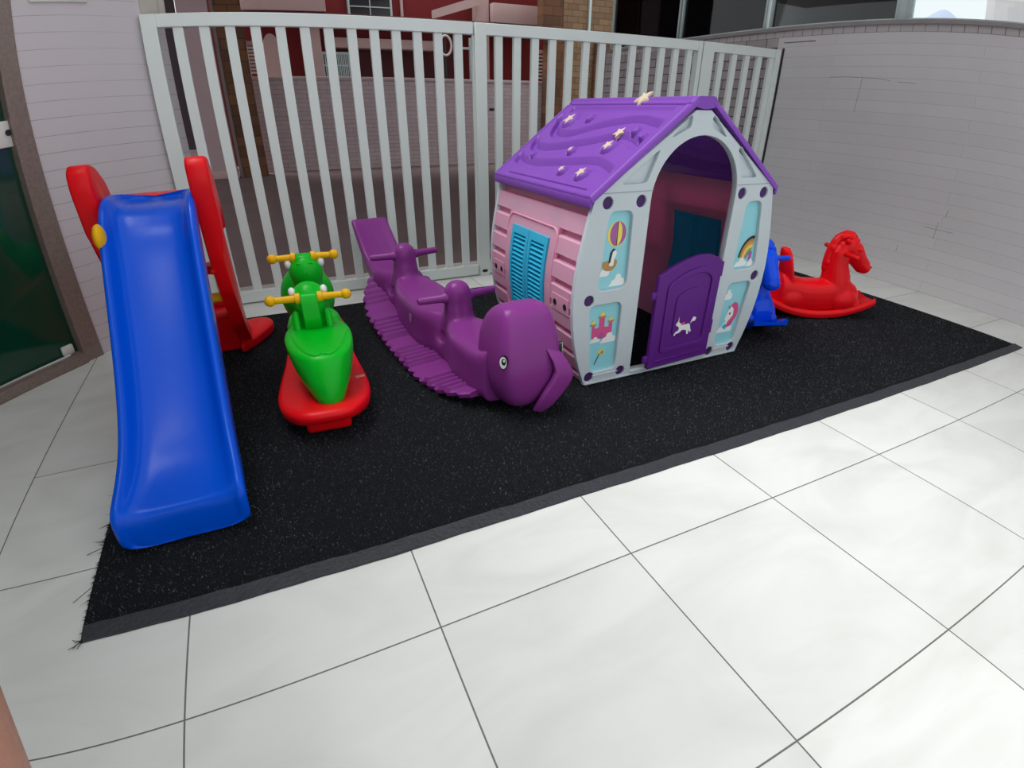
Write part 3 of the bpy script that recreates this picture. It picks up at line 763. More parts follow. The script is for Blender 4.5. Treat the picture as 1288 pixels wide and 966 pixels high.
def facade(y0, y1, front):
    s_ = -1 if front else 1
    outline = [(CX+(x-CX)*(1 if front else .982), z) for x, z in OUT]
    f = hplate('facade', outline, ([door_hole] if front else [])+[pTL, pBL, pTR, pBR, gL, gR, gTL, gTR]+[circ(x, z, .0255, .0255, 20) for x, z in dots], y0, y1, M['facade'], H)
    yb = y1 if front else y0
    back = [(x, z) for x, z in outline]
    f2 = hplate('facade_lining', rpoly([(CX+(x-CX)*.985, .02+(z-.02)*.99) for x, z in outline], .005, 1), [[(x+(x-2.739)*.012, z) for x, z in door_hole]] if front else [], yb-.004 if front else yb-.008, yb+.008 if front else yb+.004, M['facade'], f, 0)
    for x, z in dots:
        bm = bmesh.new(); rings(bm, [[(a, yb-.002*(1 if front else -1)*0+(-.001 if front else .001)*k, b) for a, b in circ(x, z, .0252, .0252, 20)] for k in (0, 14)])
        wobj('plug', bm, M['plug'], f)
    return f
FY = .966; BY = 1.895
F = facade(FY-.012, FY+.012, True)
B = facade(BY-.012, BY+.012, False)
# seam line under the gable, door sill
for a, b in ((2.224, 2.496), (2.982, 3.212)):
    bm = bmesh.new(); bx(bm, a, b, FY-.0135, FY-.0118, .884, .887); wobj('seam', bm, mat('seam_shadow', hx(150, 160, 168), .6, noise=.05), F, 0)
bm = bmesh.new(); bx(bm, 2.235, 3.20, FY-.016, FY-.010, .013, .022, bev=.002); bx(bm, 2.496, 2.98, FY-.02, FY-.01, .03, .04, bev=.002); wobj('sill', bm, M['facade'], F)
for a_, b_ in ((2.272, 2.42), (3.026, 3.146)):
    bm = bmesh.new(); bx(bm, a_, b_, FY-.015, FY-.011, .052, .058, bev=.0015); wobj('groove_rib', bm, M['facade'], F)

# printed panels set into the facade
yy = FY+.006
def pr(par, poly, m, lay, name='print'):
    o = hplate(name, poly, [], yy-.0004-.0004*lay, yy-.0004*lay, m, par, 0)
    return o
def panel(poly): 
    bm = bmesh.new(); prism(bm, poly, yy, yy+.003); return wobj('printed_panel', bm, M['sky'], H, 0)
def cloud(par, x, z, w_, h_, lay=1):
    pts = [(x-w_/2, z), (x+w_/2, z), (x+w_/2, z+h_*.55), (x+w_*.28, z+h_*.6), (x+w_*.22, z+h_), (x-w_*.05, z+h_*.95), (x-w_*.12, z+h_*.55), (x-w_*.3, z+h_*.5), (x-w_*.36, z+h_*.2)]
    pr(par, rpoly(pts, h_*.25), M['white'], lay, 'cloud')
a = panel(pTL)
cloud(a, 2.372, .485, .085, .055); cloud(a, 2.30, .535, .055, .055)
pr(a, circ(2.350, .715, .049, .054), M['pyel'], 2, 'balloon'); pr(a, circ(2.350, .716, .046, .051), M['pyel'], 3, 'balloon')
for x0, x1, m_ in ((-.036, -.002, M['ppur']), (.026, .046, M['ppur'])):
    pts = [(2.350+x0*math.sqrt(max(0, 1-(t/.052)**2)), .716+t) for t in [-.050+.1*k/12 for k in range(13)]]+[(2.350+x1*math.sqrt(max(0, 1-(t/.052)**2)), .716+t) for t in [.050-.1*k/12 for k in range(13)]]
    pr(a, pts, m_, 4, 'stripe')
pr(a, [(2.349, .665), (2.353, .665), (2.353, .768), (2.349, .768)], M['black'], 5, 'line')
pr(a, rpoly([(2.285, .60), (2.365, .607), (2.362, .575), (2.338, .556), (2.305, .558), (2.288, .575)], .015), M['pbrown'], 2, 'boat')
pr(a, rpoly([(2.322, .578), (2.345, .578), (2.348, .61), (2.358, .63), (2.353, .648), (2.338, .648), (2.328, .62)], .006), M['white'], 3, 'bird')
pr(a, rpoly([(2.318, .592), (2.328, .592), (2.336, .640), (2.352, .650), (2.338, .655), (2.324, .638)], .004), M['black'], 4, 'hair')
b = panel(pBL)
cloud(b, 2.355, .212, .09, .05, 3); cloud(b, 2.28, .222, .06, .028, 3)
cs = [(2.262, .245), (2.262, .305), (2.278, .305), (2.278, .292), (2.300, .295), (2.300, .34), (2.330, .34), (2.330, .295), (2.354, .292), (2.354, .312), (2.374, .312), (2.374, .25), (2.33, .235)]
pr(b, cs, M['pmag'], 2, 'castle')
for x, z, ww in ((2.268, .306, .016), (2.315, .341, .021), (2.364, .313, .016)):
    pr(b, [(x-ww, z), (x+ww, z), (x+ww, z+.009), (x-ww, z+.009)], M['pbrown'], 3, 'roof')
    pr(b, [(x-ww*.7, z+.009), (x+ww*.7, z+.009), (x, z+.034)], M['pyel'], 3, 'spire')
pr(b, [(2.311, .236), (2.319, .236), (2.336, .25), (2.318, .27), (2.300, .252)], M['ppur'], 4, 'arch')
pr(b, star(2.325, .165, .024, PI/2+.2), M['pyel'], 2, 'star'); pr(b, star(2.330, .164, .013, PI/2+.2), M['pbrown'], 3, 'star')
pr(b, [(2.290, .105), (2.293, .103), (2.320, .160), (2.316, .162)], M['black'], 2, 'wand')
c_ = panel(pTR)
cloud(c_, 3.118, .49, .09, .045, 4); cloud(c_, 3.185, .485, .05, .04, 4)
for k, m_ in enumerate((M['black'], M['pbrown'], M['porange'], M['pyel'], M['pgrn'], M['ppur'])):
    ro = .104-.013*k; ri = ro-.0135
    rot = lambda r_, t: (3.178+r_*math.cos(t)*.78, .522+r_*math.sin(t)*1.12)
    pts = [rot(ro, t) for t in [PI*.5+PI*.5*j/14-(.13 if True else 0) for j in range(15)]]+[rot(ri, t) for t in [PI-PI*.5*j/14-.13 for j in range(15)]]
    pr(c_, pts, m_, 2, 'rainbow_band')
pr(c_, [(3.170, .515), (3.190, .515), (3.190, .56), (3.170, .56)], M['ppur'], 1, 'rainbow_band')
d2_ = panel(pBR)
cloud(d2_, 3.085, .318, .06, .055, 1)
cloud(d2_, 3.10, .135, .115, .06, 1)
pr(d2_, rpoly([(3.125, .285), (3.150, .30), (3.172, .285), (3.182, .255), (3.178, .215), (3.160, .195), (3.150, .168), (3.110, .158), (3.125, .205), (3.140, .24), (3.118, .262)], .012), M['pmag'], 3, 'mane')
pr(d2_, rpoly([(3.115, .268), (3.128, .278), (3.146, .262), (3.150, .225), (3.118, .190), (3.098, .20), (3.092, .215), (3.106, .245)], .008), M['white'], 4, 'face')
pr(d2_, [(3.108, .285), (3.116, .262), (3.124, .272)], M['pbrown'], 5, 'horn')
pr(d2_, circ(3.124, .238, .005, .007, 12), M['black'], 5, 'eye')
pr(d2_, rpoly([(3.085, .165), (3.112, .148), (3.122, .168), (3.105, .185)], .006), M['cyan'], 2, 'strand')

# half door, swung slightly outwards on the right jamb
dm = Matrix.Translation((2.972, FY-.016, 0)) @ Matrix.Rotation(math.radians(3.5), 4, 'Z')
dpoly = [(-.405, .045), (0, .045), (0, .535), (-.03, .560), (-.09, .583), (-.16, .588), (-.24, .576), (-.32, .552), (-.405, .515)]
dp_ = bpy.data.objects
def dplate(name, poly, y0, y1, m, parent, bev=.002, holes=()):
    o = plate(name, poly, holes, y1-y0, m, None, bev, 'xz', (0, (y0+y1)/2, 0)); o.data.transform(dm); o.data.transform(inv_of(H)); o.parent = parent; return o
D = dplate('half_door', rpoly(dpoly, .008), -.011, .011, M['door'], H, .004)
inner = [(-.345, .12), (-.05, .12), (-.045, .49), (-.10, .527), (-.17, .532), (-.25, .515), (-.345, .468)]
sc = lambda pl, k: [(-.197+(x+.197)*k, .315+(z-.315)*k) for x, z in pl]
dplate('raised_frame', rpoly(inner, .03), -.019, -.010, M['door'], D, .003, [rpoly(sc(inner, .88), .03)])
dplate('raised_panel', rpoly(sc(inner, .55), .02), -.017, -.010, M['door'], D, .003)
bm = bmesh.new(); bx(bm, -.36, -.05, -.017, -.010, .078, .088, bev=.003); bmesh.ops.transform(bm, matrix=dm, verts=bm.verts[:]); wobj('ledge', bm, M['door'], D)
for z in (.10, .425):
    bm = bmesh.new(); bx(bm, -.432, -.40, -.008, .006, z-.018, z+.018, bev=.003)
    bmesh.ops.transform(bm, matrix=dm, verts=bm.verts[:]); wobj('latch', bm, M['door'], D)
for z in (.20, .50):
    bm = bmesh.new(); tube(bm, [(.004, 0, z-.035), (.004, 0, z+.035)], .010, 12)
    bmesh.ops.transform(bm, matrix=dm, verts=bm.verts[:]); wobj('hinge', bm, M['door'], D)
uy = -.0178
def dpr(poly, m, lay, name): return dplate(name, poly, uy-.0005-.0004*lay, uy-.0004*lay, m, D, 0)
hs = [(-.262, .256), (-.255, .272), (-.243, .272), (-.232, .262), (-.218, .252), (-.195, .250), (-.178, .254), (-.165, .245), (-.160, .225), (-.150, .206), (-.160, .204), (-.172, .220), (-.168, .196), (-.180, .196), (-.186, .220), (-.215, .226), (-.232, .212), (-.252, .212), (-.262, .200), (-.268, .206), (-.256, .222), (-.240, .226), (-.236, .240), (-.248, .250)]
dpr(rpoly(hs, .004, 2), M['white'], 0, 'unicorn_print')
dpr([(-.252, .272), (-.246, .300), (-.242, .272)], M['cream'], 1, 'unicorn_horn')
dpr(rpoly([(-.166, .250), (-.150, .262), (-.138, .258), (-.128, .275), (-.148, .285), (-.160, .268)], .004, 2), M['white'], 1, 'unicorn_tail')
dpr(rpoly([(-.228, .262), (-.205, .268), (-.200, .252), (-.222, .250)], .004, 2), M['pmag'], 1, 'saddle')

# side walls of lapped pink planks that follow the bulge
def plank_off(z):
    k = ((z-.012) % .0885)/.0885
    return 0 if k < .60 else -.012 if k < .97 else -.002
def wall_strip(sx, y0, y1, zs, off, th):
    """solid strip that follows the side profile; off may be a function of z"""
    bm = bmesh.new(); f_ = off if callable(off) else (lambda z: off)
    sec = [(CX+sx*(hw(z)+f_(z)), z) for z in zs]+[(CX+sx*(hw(z)-th), z) for z in reversed(zs)]
    prism(bm, sec, y0, y1); return bm
PLT = [.792-.1065*k for k in range(9)]       # top edges of the planks
def pk(z):
    """offset of the plank face at height z"""
    for t_ in PLT:
        if t_-.075 < z <= t_: return 0
    return -.026
def side_wall(sx):
    zs = [.013]
    for t_ in reversed(PLT):
        for q in (t_-.080, t_-.075, t_-.006, t_): 
            if .02 < q: zs.append(q)
    zs += [.8, .868]
    tab = []
    for z in zs:
        k = min(((abs(z-q), n, t_) for t_ in PLT for n, q in (('lo', t_-.080), ('b', t_-.075), ('c', t_-.006), ('t', t_))), default=None)
        v = {'lo': -.026, 'b': 0, 'c': 0, 't': -.008}[k[1]] if k[0] < 1e-6 else pk(z)
        tab.append((z, v))
        if k[0] < 1e-6 and k[1] == 't': tab.append((z+.0015, -.026))
    zs = [a for a, _ in tab]
    fo = lambda z: interp(tab, z)-.012
    # planks stop short of the opening, so the wall is four pieces joined in one mesh
    bm = bmesh.new(); wy0, wy1, wz0, wz1 = 1.235, 1.64, .24, .665
    def add(y0, y1, za, zb):
        zz = [za]+[z for z in zs if za < z < zb]+[zb]
        sec = [(CX+sx*(hw(z)+fo(z)), z) for z in zz]+[(CX+sx*(hw(z)-.046), z) for z in reversed(zz)]
        prism(bm, sec, y0, y1)
    add(FY+.01, wy0, .013, .868); add(wy1, BY-.01, .013, .868); add(wy0, wy1, .013, wz0); add(wy0, wy1, wz1, .868)
    W_ = wobj('side_wall', bm, M['pink'], H, 25)
    # frame round the opening
    zz = lambda a, b, n=12: [a+(b-a)*i/n for i in range(n+1)]
    for y0, y1, za, zb in ((1.185, 1.243, .19, .715), (1.633, 1.70, .19, .715)):
        wobj('window_frame', wall_strip(sx, y0, y1, zz(za, zb), -.010, .034), M['pink'], W_, 40)
    for za, zb in ((.19, .245), (.66, .715)):
        wobj('window_frame', wall_strip(sx, 1.243, 1.633, zz(za, zb, 4), -.010, .034), M['pink'], W_, 40)
    bm = bmesh.new(); pts = [(CX+sx*(hw(z)-.010), y, z) for y, z in rrect(1.18, 1.695, .195, .71, .05, 6)]; tube(bm, pts+[pts[0]], .0065, 8); wobj('frame_bead', bm, M['pink'], W_)
    # pair of louvred shutters
    for y0, y1 in ((1.246, 1.436), (1.440, 1.630)):
        bm = bmesh.new()
        for a0, a1, b0, b1 in ((y0, y0+.027, .247, .660), (y1-.027, y1, .247, .660), (y0+.027, y1-.027, .247, .270), (y0+.027, y1-.027, .622, .660)):
            z_ = zz(b0, b1, 8); sec = [(CX+sx*(hw(z)-.002), z) for z in z_]+[(CX+sx*(hw(z)-.030), z) for z in reversed(z_)]; prism(bm, sec, a0, a1)
        S_ = wobj('shutter', bm, M['cyan'], H, 40)
        wobj('backing', wall_strip(sx, y0+.02, y1-.02, zz(.265, .63), -.030, .036), M['cyan'], S_, 40)
        for i in range(16):
            z = .2805+.0219*i; x = CX+sx*(hw(z)-.014); bm = bmesh.new()
            bx(bm, -.0115, .0115, y0+.025, y1-.025, -.0030, .0030, bev=.001, seg=1, M=Matrix.Translation((x, 0, z)) @ Matrix.Rotation(sx*.50, 4, 'Y'))
            wobj('slat', bm, M['cyan'], S_, 0)
    # screw recesses in short plain boards
    for y0, y1 in ((1.01, 1.165), (1.715, 1.855)):
        P_ = wobj('fixing_board', wall_strip(sx, y0, y1, zz(.355, .432, 5), -.009, .03), M['pink'], H, 40)
        for y in (y0+.032, y1-.032):
            bm = bmesh.new(); x = CX+sx*(hw(.39)-.0085); tube(bm, [(x-sx*.004, y, .392), (x+sx*.0008, y, .392)], .015, 18); wobj('screw_hole', bm, M['hole'], P_)
side_wall(-1); side_wall(1)

# gable roof with raised waves, dots and stars
EX, EZ, RX, RZ = .527, .862, .045, 1.224
L_ = math.hypot(EX-RX, RZ-EZ)
wv = [[(0.94, 1.128), (1.018, 1.112), (1.20, 1.126), (1.40, 1.102), (1.592, 1.058), (1.72, 1.052), (1.80, 1.075), (1.86, 1.13)],
      [(0.94, 1.02), (1.017, 1.037), (1.186, 1.062), (1.369, 1.032), (1.649, .992), (1.80, .99), (1.87, 1.02), (1.90, 1.07)],
      [(0.94, .92), (1.021, .940), (1.173, .961), (1.372, .946), (1.637, .923), (1.82, .930), (1.89, .955), (1.92, 1.0)]]
bumps = [(1.727, 1.128, .052), (1.561, 1.138, .026), (1.115, 1.099, .024), (1.03, 1.077, .017), (1.18, 1.034, .040), (1.425, 1.004, .027), (1.725, .967, .017), (1.332, .930, .030), (1.167, .931, .040)]
def relief(y, s):
    z = EZ+(RZ-EZ)*s/L_; h_ = 0
    for c0 in wv:
        if y < 1.0 or y > 1.885: continue
        cz = csp(c0, y); d_ = (z-cz)*L_/(RZ-EZ)
        if -.004 < d_ < .062: h_ -= .044*(1-max(0, d_)/.062)**1.15*min(1, (d_+.004)/.004)*min(1, (y-1.0)/.03)*min(1, (1.885-y)/.02)
    for by, bz, br in bumps:
        r_ = math.hypot(y-by, (z-bz)*L_/(RZ-EZ))
        if r_ < br: h_ = max(h_, .013*min(1, (1-r_/br)*3.5))
        elif r_ < br+.008: h_ -= .005
    if s > .565 and s < .572: h_ -= .006
    if .035 < s < .042 and 1.03 < y < 1.80: h_ -= .006
    if .50 < s < .555 and 1.02 < y < 1.83: h_ -= .010*math.sin((s-.50)/.055*PI)
    return h_
RY0, RY1 = .945, 1.925
R = None
for sx in (-1, 1):
    ny, ns = 200, 130; bm = bmesh.new(); grid = []; th = .013
    dirv = Vector((-(EX-RX), RZ-EZ))/L_; nor = Vector((RZ-EZ, EX-RX))/L_
    for i in range(ny+1):
        y = RY0+(RY1-RY0)*i/ny; row = []
        for j in range(ns+1):
            s_ = L_*j/ns
            e_ = min(y-RY0, RY1-y, s_+.0); edge = .014*max(0, 1-e_/.012)**2
            h_ = relief(y if sx < 0 else 2.83-y+.04, s_)+.008-edge
            rim = .006 if (min(y-RY0, RY1-y) < .028 or s_ < .02) else 0
            p_ = Vector((EX, EZ))+dirv*s_+nor*(h_+rim)
            row.append(bm.verts.new((CX+sx*p_.x, y, p_.y)))
        grid.append(row)
    bot = []
    for i in (0, ny):
        y = RY0 if i == 0 else RY1
        bot.append([bm.verts.new((CX+sx*(EX+dirv.x*L_*j/ns-nor.x*th), y, EZ+dirv.y*L_*j/ns-nor.y*th)) for j in range(ns+1)])
    fs = []
    for i in range(ny):
        for j in range(ns):
            fs.append(bm.faces.new((grid[i][j], grid[i+1][j], grid[i+1][j+1], grid[i][j+1])))
    for j in range(ns):
        fs.append(bm.faces.new((bot[0][j], bot[0][j+1], grid[0][j+1], grid[0][j])) if False else bm.faces.new((grid[0][j], grid[0][j+1], bot[0][j+1], bot[0][j])))
        fs.append(bm.faces.new((grid[ny][j+1], grid[ny][j], bot[1][j], bot[1][j+1])))
        fs.append(bm.faces.new((bot[0][j], bot[0][j+1], bot[1][j+1], bot[1][j])))
    fs.append(bm.faces.new([grid[i][0] for i in range(ny, -1, -1)]+[bot[0][0], bot[1][0]]))
    fs.append(bm.faces.new([grid[i][ns] for i in range(ny+1)]+[bot[1][ns], bot[0][ns]]))
    bmesh.ops.recalc_face_normals(bm, faces=fs)
    o = wobj('roof_slope', bm, M['roof'], H, 50)
    if sx < 0: R = o
    # turned down eave
    bm = bmesh.new(); bx(bm, CX+sx*(EX-.004)-.007, CX+sx*(EX-.004)+.007, RY0+.004, RY1-.004, EZ-.030, EZ+.006, bev=.005); wobj('eave_lip', bm, M['roof'], H)
    if sx < 0:
        for (y, z, r_, k) in ((1.727, 1.128, .040, .0135), (1.221, 1.092, .036, .0), (1.18, 1.034, .031, .0135), (1.425, 1.004, .017, .0135), (1.332, .930, .019, .0135), (1.167, .931, .031, .0135)):
            s_ = (z-EZ)/(RZ-EZ)*L_
            pts = star(0, 0, r_, PI/2+.35, .5)
            bm = bmesh.new(); ra = []
            for hh, q in ((k-.012, 1), (k+.0035, 1), (k+.0055, .85)):
                ring = []
                for a_, b_ in pts:
                    p_ = Vector((EX, EZ))+dirv*(s_+b_*q)+nor*(hh+.004); ring.append((CX+sx*p_.x, y+a_*q, p_.y))
                ra.append(ring)
            rings(bm, ra); wobj('roof_star', bm, M['cream'], o, 0)
bm = bmesh.new()
rg = rpoly([(CX-.066, 1.209), (CX-.046, 1.2405), (CX+.046, 1.2405), (CX+.066, 1.209), (CX+.044, 1.198), (CX, 1.192), (CX-.044, 1.198)], .008, 3)
prism(bm, rg, RY0+.001, RY1-.001); rc = wobj('ridge_cap', bm, M['roof'], H)
for x in (-.022, .022):
    bm = bmesh.new(); bx(bm, CX+x-.0025, CX+x+.0025, RY0+.08, RY1-.06, 1.237, 1.2392); wobj('ridge_line', bm, M['plug'], rc, 0)
pts = star(0, 0, .052, PI/2+.5, .45); bm = bmesh.new()
rings(bm, [[(CX-.052+b_*q*.72, 1.30+a_*q, 1.236+dz-b_*q*-.62) for a_, b_ in pts] for q, dz in ((1, -.012), (1, .0), (.75, .006))]); wobj('roof_star', bm, M['cream'], rc, 0)

# ------------------------------------------------------------------ across the street
greybrick = brick('whitewashed_brick', hx(206, 188, 190), hx(196, 178, 182), hx(150, 134, 138), .30, .085, .004, 'xz', rough=.8, bump=.4, stain=.25, stain_col=hx(140, 122, 120))
sw = thing('street_wall', 'low whitewashed brick wall across the street', 'wall', (4.7, 12.4, -.03))
bm = bmesh.new(); bx(bm, -3.46, 3.4, -.1, .1, 0, 1.80); obj('wall_body', bm, greybrick, sw, 0)
bm = bmesh.new(); bx(bm, -3.48, 3.42, -.13, .13, 1.80, 1.86, bev=.01); obj('coping', bm, mat('pale_coping', hx(196, 176, 176), .7, noise=.1), sw)
box_obj('mail_slot', (1.83, 2.10, -.112, -.098, 1.20, 1.25), M['black'], sw, bev=.003)

rosy = mat('rosy_render', hx(206, 176, 172), .8, noise=.12, nscale=2.5)
redp = mat('dark_red_render', hx(128, 34, 36), .8, noise=.12, nscale=2)
stone = brick('brown_stone_facing', hx(128, 88, 62), hx(96, 70, 54), hx(70, 56, 50), .42, .19, .006, 'xz', rough=.8, bump=.5)
tanbrick = brick('tan_brick_facing', hx(150, 122, 92), hx(128, 102, 78), hx(96, 82, 70), .30, .13, .008, 'xz', rough=.8, bump=.4)
rh = thing('red_house', 'dark red house with rosy pillars behind the low street wall', 'house', (4.7, 14, -.03))
def part(par, name, b, m, bev=0): return box_obj(name, b, m, par, bev)
part(rh, 'wall', (-4.2, 4.9, .3, .6, 0, 6.5), redp)
for a, b_ in ((-2.02, -1.78), (2.08, 2.42)): part(rh, 'pillar', (a, b_, -.35, -.05, 0, 6.5), rosy, .01)
part(rh, 'beam', (-1.62, 1.0, -.2, .3, 2.55, 2.76), rosy, .01)
part(rh, 'balcony_front', (-3.4, -1.62, -.6, -.4, 3.22, 4.6), rosy, .01)
part(rh, 'balcony_front', (2.42, 4.0, -.6, -.4, 3.20, 3.62), rosy, .01)
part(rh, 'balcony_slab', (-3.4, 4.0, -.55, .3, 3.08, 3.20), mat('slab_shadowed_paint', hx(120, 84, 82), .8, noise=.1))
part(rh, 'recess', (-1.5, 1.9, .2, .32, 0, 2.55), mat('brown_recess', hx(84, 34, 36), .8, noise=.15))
sp = thing('x', None, None); bpy.data.objects.remove(sp)
bm = bmesh.new(); prism(bm, [(.9, 3.2), (2.1, 3.55), (2.1, 3.75), (.9, 3.38)], -.5, -.38); obj('stair_parapet', bm, rosy, rh, 0)
def grille(par, x0, x1, z0, z1, y, nb, nh):
    w_ = part(par, 'window', (x0, x1, y, y+.08, z0, z1), mat('window_dark', hx(44, 40, 44), .2))
    bm = bmesh.new(); bx(bm, x0-.05, x0, y-.04, y+.08, z0-.05, z1+.05); bx(bm, x1, x1+.05, y-.04, y+.08, z0-.05, z1+.05); bx(bm, x0, x1, y-.04, y+.08, z1, z1+.05); bx(bm, x0, x1, y-.04, y+.08, z0-.05, z0)
    obj('window_frame', bm, M['alu'], w_, 0)
    bm = bmesh.new()
    for i in range(1, nb): x = x0+(x1-x0)*i/nb; bx(bm, x-.012, x+.012, y-.03, y-.01, z0, z1)
    for i in range(1, nh): z = z0+(z1-z0)*i/nh; bx(bm, x0, x1, y-.032, y-.008, z-.012, z+.012)
    obj('grille', bm, M['alu'], w_, 0)
grille(rh, -.95, .02, 3.28, 4.2, .18, 2, 5)
grille(rh, -1.72, -1.05, 1.95, 2.42, .0, 16, 2)
part(rh, 'downpipe', (.30, .36, .2, .28, 3.2, 6.5), rosy)
hp = thing('hoop', 'oval pale hoop hanging in front of the red house', 'hoop', (5.83, 13.35, 2.60))
bm = bmesh.new(); tube(bm, [(.15*math.cos(t), 0, .21*math.sin(t)) for t in [2*PI*k/36 for k in range(37)]], .028, 10); obj('ring', bm, M['steel'], hp)
bm = bmesh.new(); bx(bm, -.02, .02, .02, .05, -2.63, .2); obj('pole', bm, mat('dark_pole', hx(52, 46, 50), .5), hp, 0)
gp = thing('gate_post', 'slim pale metal gate post near the hoop', 'post', (6.42, 13.2, -.03))
part(gp, 'post', (-.03, .03, -.03, .03, 0, 2.8), M['alu']); part(gp, 'brace', (-.42, -.03, -.02, .02, 2.55, 2.6), M['alu'])

def balustrade(name, label, loc, n, h, arch):
    b = thing(name, label, 'balustrade', loc, 0, 'small white balustrades across the street')
    bm = bmesh.new()
    for i in range(n): bx(bm, -.11, .11, -.05, .05, .06+i*h/n, .06+i*h/n+.035)
    obj('rungs', bm, M['steel'], b, 0)['kind'] = 'stuff'
    part(b, 'side_post', (-.16, -.11, -.06, .06, 0, h+.12), M['steel'] if arch else rosy); part(b, 'cap', (-.17, .13, -.06, .06, h+.06, h+.13), rosy)
    return b
balustrade('white_balustrade', 'small white balustrade between the brown and red walls on the left', (1.40, 12.4, 1.83), 8, .52, True)
b = balustrade('white_balustrade', 'small white balustrade beside the tan house on the right', (7.95, 12.4, 1.83), 7, .55, True)
pa = thing('arched_pillar', 'rosy round topped pillar in front of the red house wall on the left', 'pillar', (1.78, 12.9, -.03))
bm = bmesh.new(); prism(bm, [(-.16, 0), (.16, 0), (.16, 2.45)]+[(.16*math.cos(t), 2.45+.25*math.sin(t)) for t in [PI*k/10 for k in range(1, 10)]]+[(-.16, 2.45)], -.1, .1); obj('shaft', bm, rosy, pa, 0)

pk = thing('rosy_pillar', 'tall pale rosy pillar seen between the leftmost fence bars', 'pillar', (.41, 11.7, -.03))
part(pk, 'shaft', (-.27, .27, -.2, .2, 0, 4.2), mat('rosy_grey_render', hx(196, 172, 176), .8, noise=.1, nscale=2)); part(pk, 'plinth', (-.29, .29, -.22, .22, 0, .14), rosy, .01)
pk['kind'] = 'thing'
ps = thing('stone_pillar', 'tall brown stone pillar next to the rosy pillar', 'pillar', (1.02, 11.75, -.03))
part(ps, 'shaft', (-.24, .24, -.2, .2, 0, 4.2), stone); part(ps, 'corner_strip', (-.305, -.245, -.2, .2, 0, 4.2), mat('grey_strip', hx(140, 128, 130), .7, noise=.1))
ps['kind'] = 'thing'
pd = thing('dark_doorway', 'dark plum gate surround at the far left across the street', 'gate', (-.9, 11.9, -.03))
part(pd, 'leaf', (-1.0, 1.0, -.04, .04, .55, 4.2), mat('plum_gate', hx(74, 58, 66), .6, noise=.15)); part(pd, 'kerb', (-1.0, 1.0, -.1, .1, 0, .55), greybrick)
th = thing('tan_house', 'tan and brown stone house front above the far end of the gate', 'house', (8.9, 12.0, -.03))
part(th, 'wall', (-.55, 2.6, 0, .3, 0, 6.5), tanbrick)
for a, b_ in ((-.95, -.57), (.35, .75)): part(th, 'stone_pier', (a, b_, -.1, .25, 0, 2.75), stone)
part(th, 'stone_band', (-1.1, -.55, .02, .3, 2.76, 6.5), stone)
part(th, 'downpipe', (.12, .18, -.06, -.005, 0, 6.5), M['alu'])
# distant view through the bright pane
hl = bpy.data.meshes.new('hills')
bm = bmesh.new(); n = 80; rs = []
for i in range(n+1):
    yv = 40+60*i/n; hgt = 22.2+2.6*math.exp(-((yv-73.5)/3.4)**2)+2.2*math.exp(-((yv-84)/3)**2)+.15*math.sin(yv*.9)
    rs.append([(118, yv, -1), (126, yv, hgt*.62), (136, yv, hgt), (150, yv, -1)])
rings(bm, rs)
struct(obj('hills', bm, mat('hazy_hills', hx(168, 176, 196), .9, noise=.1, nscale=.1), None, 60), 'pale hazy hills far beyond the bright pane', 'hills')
pb = thing('apartment_building', 'pale apartment block far beyond the bright pane on the right', 'building', (30, 7.2, -.1))
part(pb, 'wall', (-5, 5, -4, 3.4, 0, 20), mat('pale_block', hx(214, 208, 206), .8, noise=.05, nscale=.5))
for k in range(5): part(pb, 'balcony', (-5.6, -5, -3.0, 2.8, 2.8*k+2, 2.8*k+3.0), mat('pale_balcony', hx(198, 194, 194), .8, noise=.05))

# ------------------------------------------------------------------ camera with the lens's own barrel distortion
cd = bpy.data.cameras.new('camera'); cam = bpy.data.objects.new('camera', cd); COL.objects.link(cam)
K = (1.26046749, -.07480652, -.63182105, .42250577)
PITCH, ROLL, YAW = .49038613, -.005023, .43942421
cam.location = (.99118, -.86862, 1.18176)
fwd = Vector((math.sin(YAW)*math.cos(PITCH), math.cos(YAW)*math.cos(PITCH), -math.sin(PITCH)))
right = Vector((math.cos(YAW), -math.sin(YAW), 0)); up = right.cross(fwd)
c_, s_ = math.cos(ROLL), math.sin(ROLL)
r2 = right*c_-up*(s_); u2 = right*s_+up*c_
cam.matrix_world = Matrix(((r2.x, u2.x, -fwd.x, cam.location.x), (r2.y, u2.y, -fwd.y, cam.location.y), (r2.z, u2.z, -fwd.z, cam.location.z), (0, 0, 0, 1)))
cd.sensor_fit = 'HORIZONTAL'; cd.sensor_width = 36; cd.sensor_height = 27
cd.clip_start = .01; cd.clip_end = 500
PANO = True
if PANO:
    cd.type = 'PANO'
    pc = cd
    pc.panorama_type = 'FISHEYE_LENS_POLYNOMIAL'
    pc.fisheye_fov = 2.6
    q = 805*36/1288
    pc.fisheye_polynomial_k0 = 0
    pc.fisheye_polynomial_k1 = SGN*K[0]/q; pc.fisheye_polynomial_k2 = SGN*K[1]/q**2; pc.fisheye_polynomial_k3 = SGN*K[2]/q**3; pc.fisheye_polynomial_k4 = SGN*K[3]/q**4
else:
    cd.lens = 16.3
scene.camera = cam

# ------------------------------------------------------------------ light
wd = bpy.data.worlds.new('World'); scene.world = wd; wd.use_nodes = True
bgn = wd.node_tree.nodes['Background']; bgn.inputs[0].default_value = (.94, .97, 1.0, 1); bgn.inputs[1].default_value = WORLD
bm = bmesh.new(); bx(bm, -6, 5.65, CY, 12.25, CZ, CZ+.2); bx(bm, RX0, 5.65, RY0_, CY, CZ, CZ+.2); struct(obj('ceiling', bm, ce, smooth=0), 'unseen white slab added overhead to shade the street and the right side', 'ceiling')  # unseen slab, shaped to keep light off the street, fence and right side
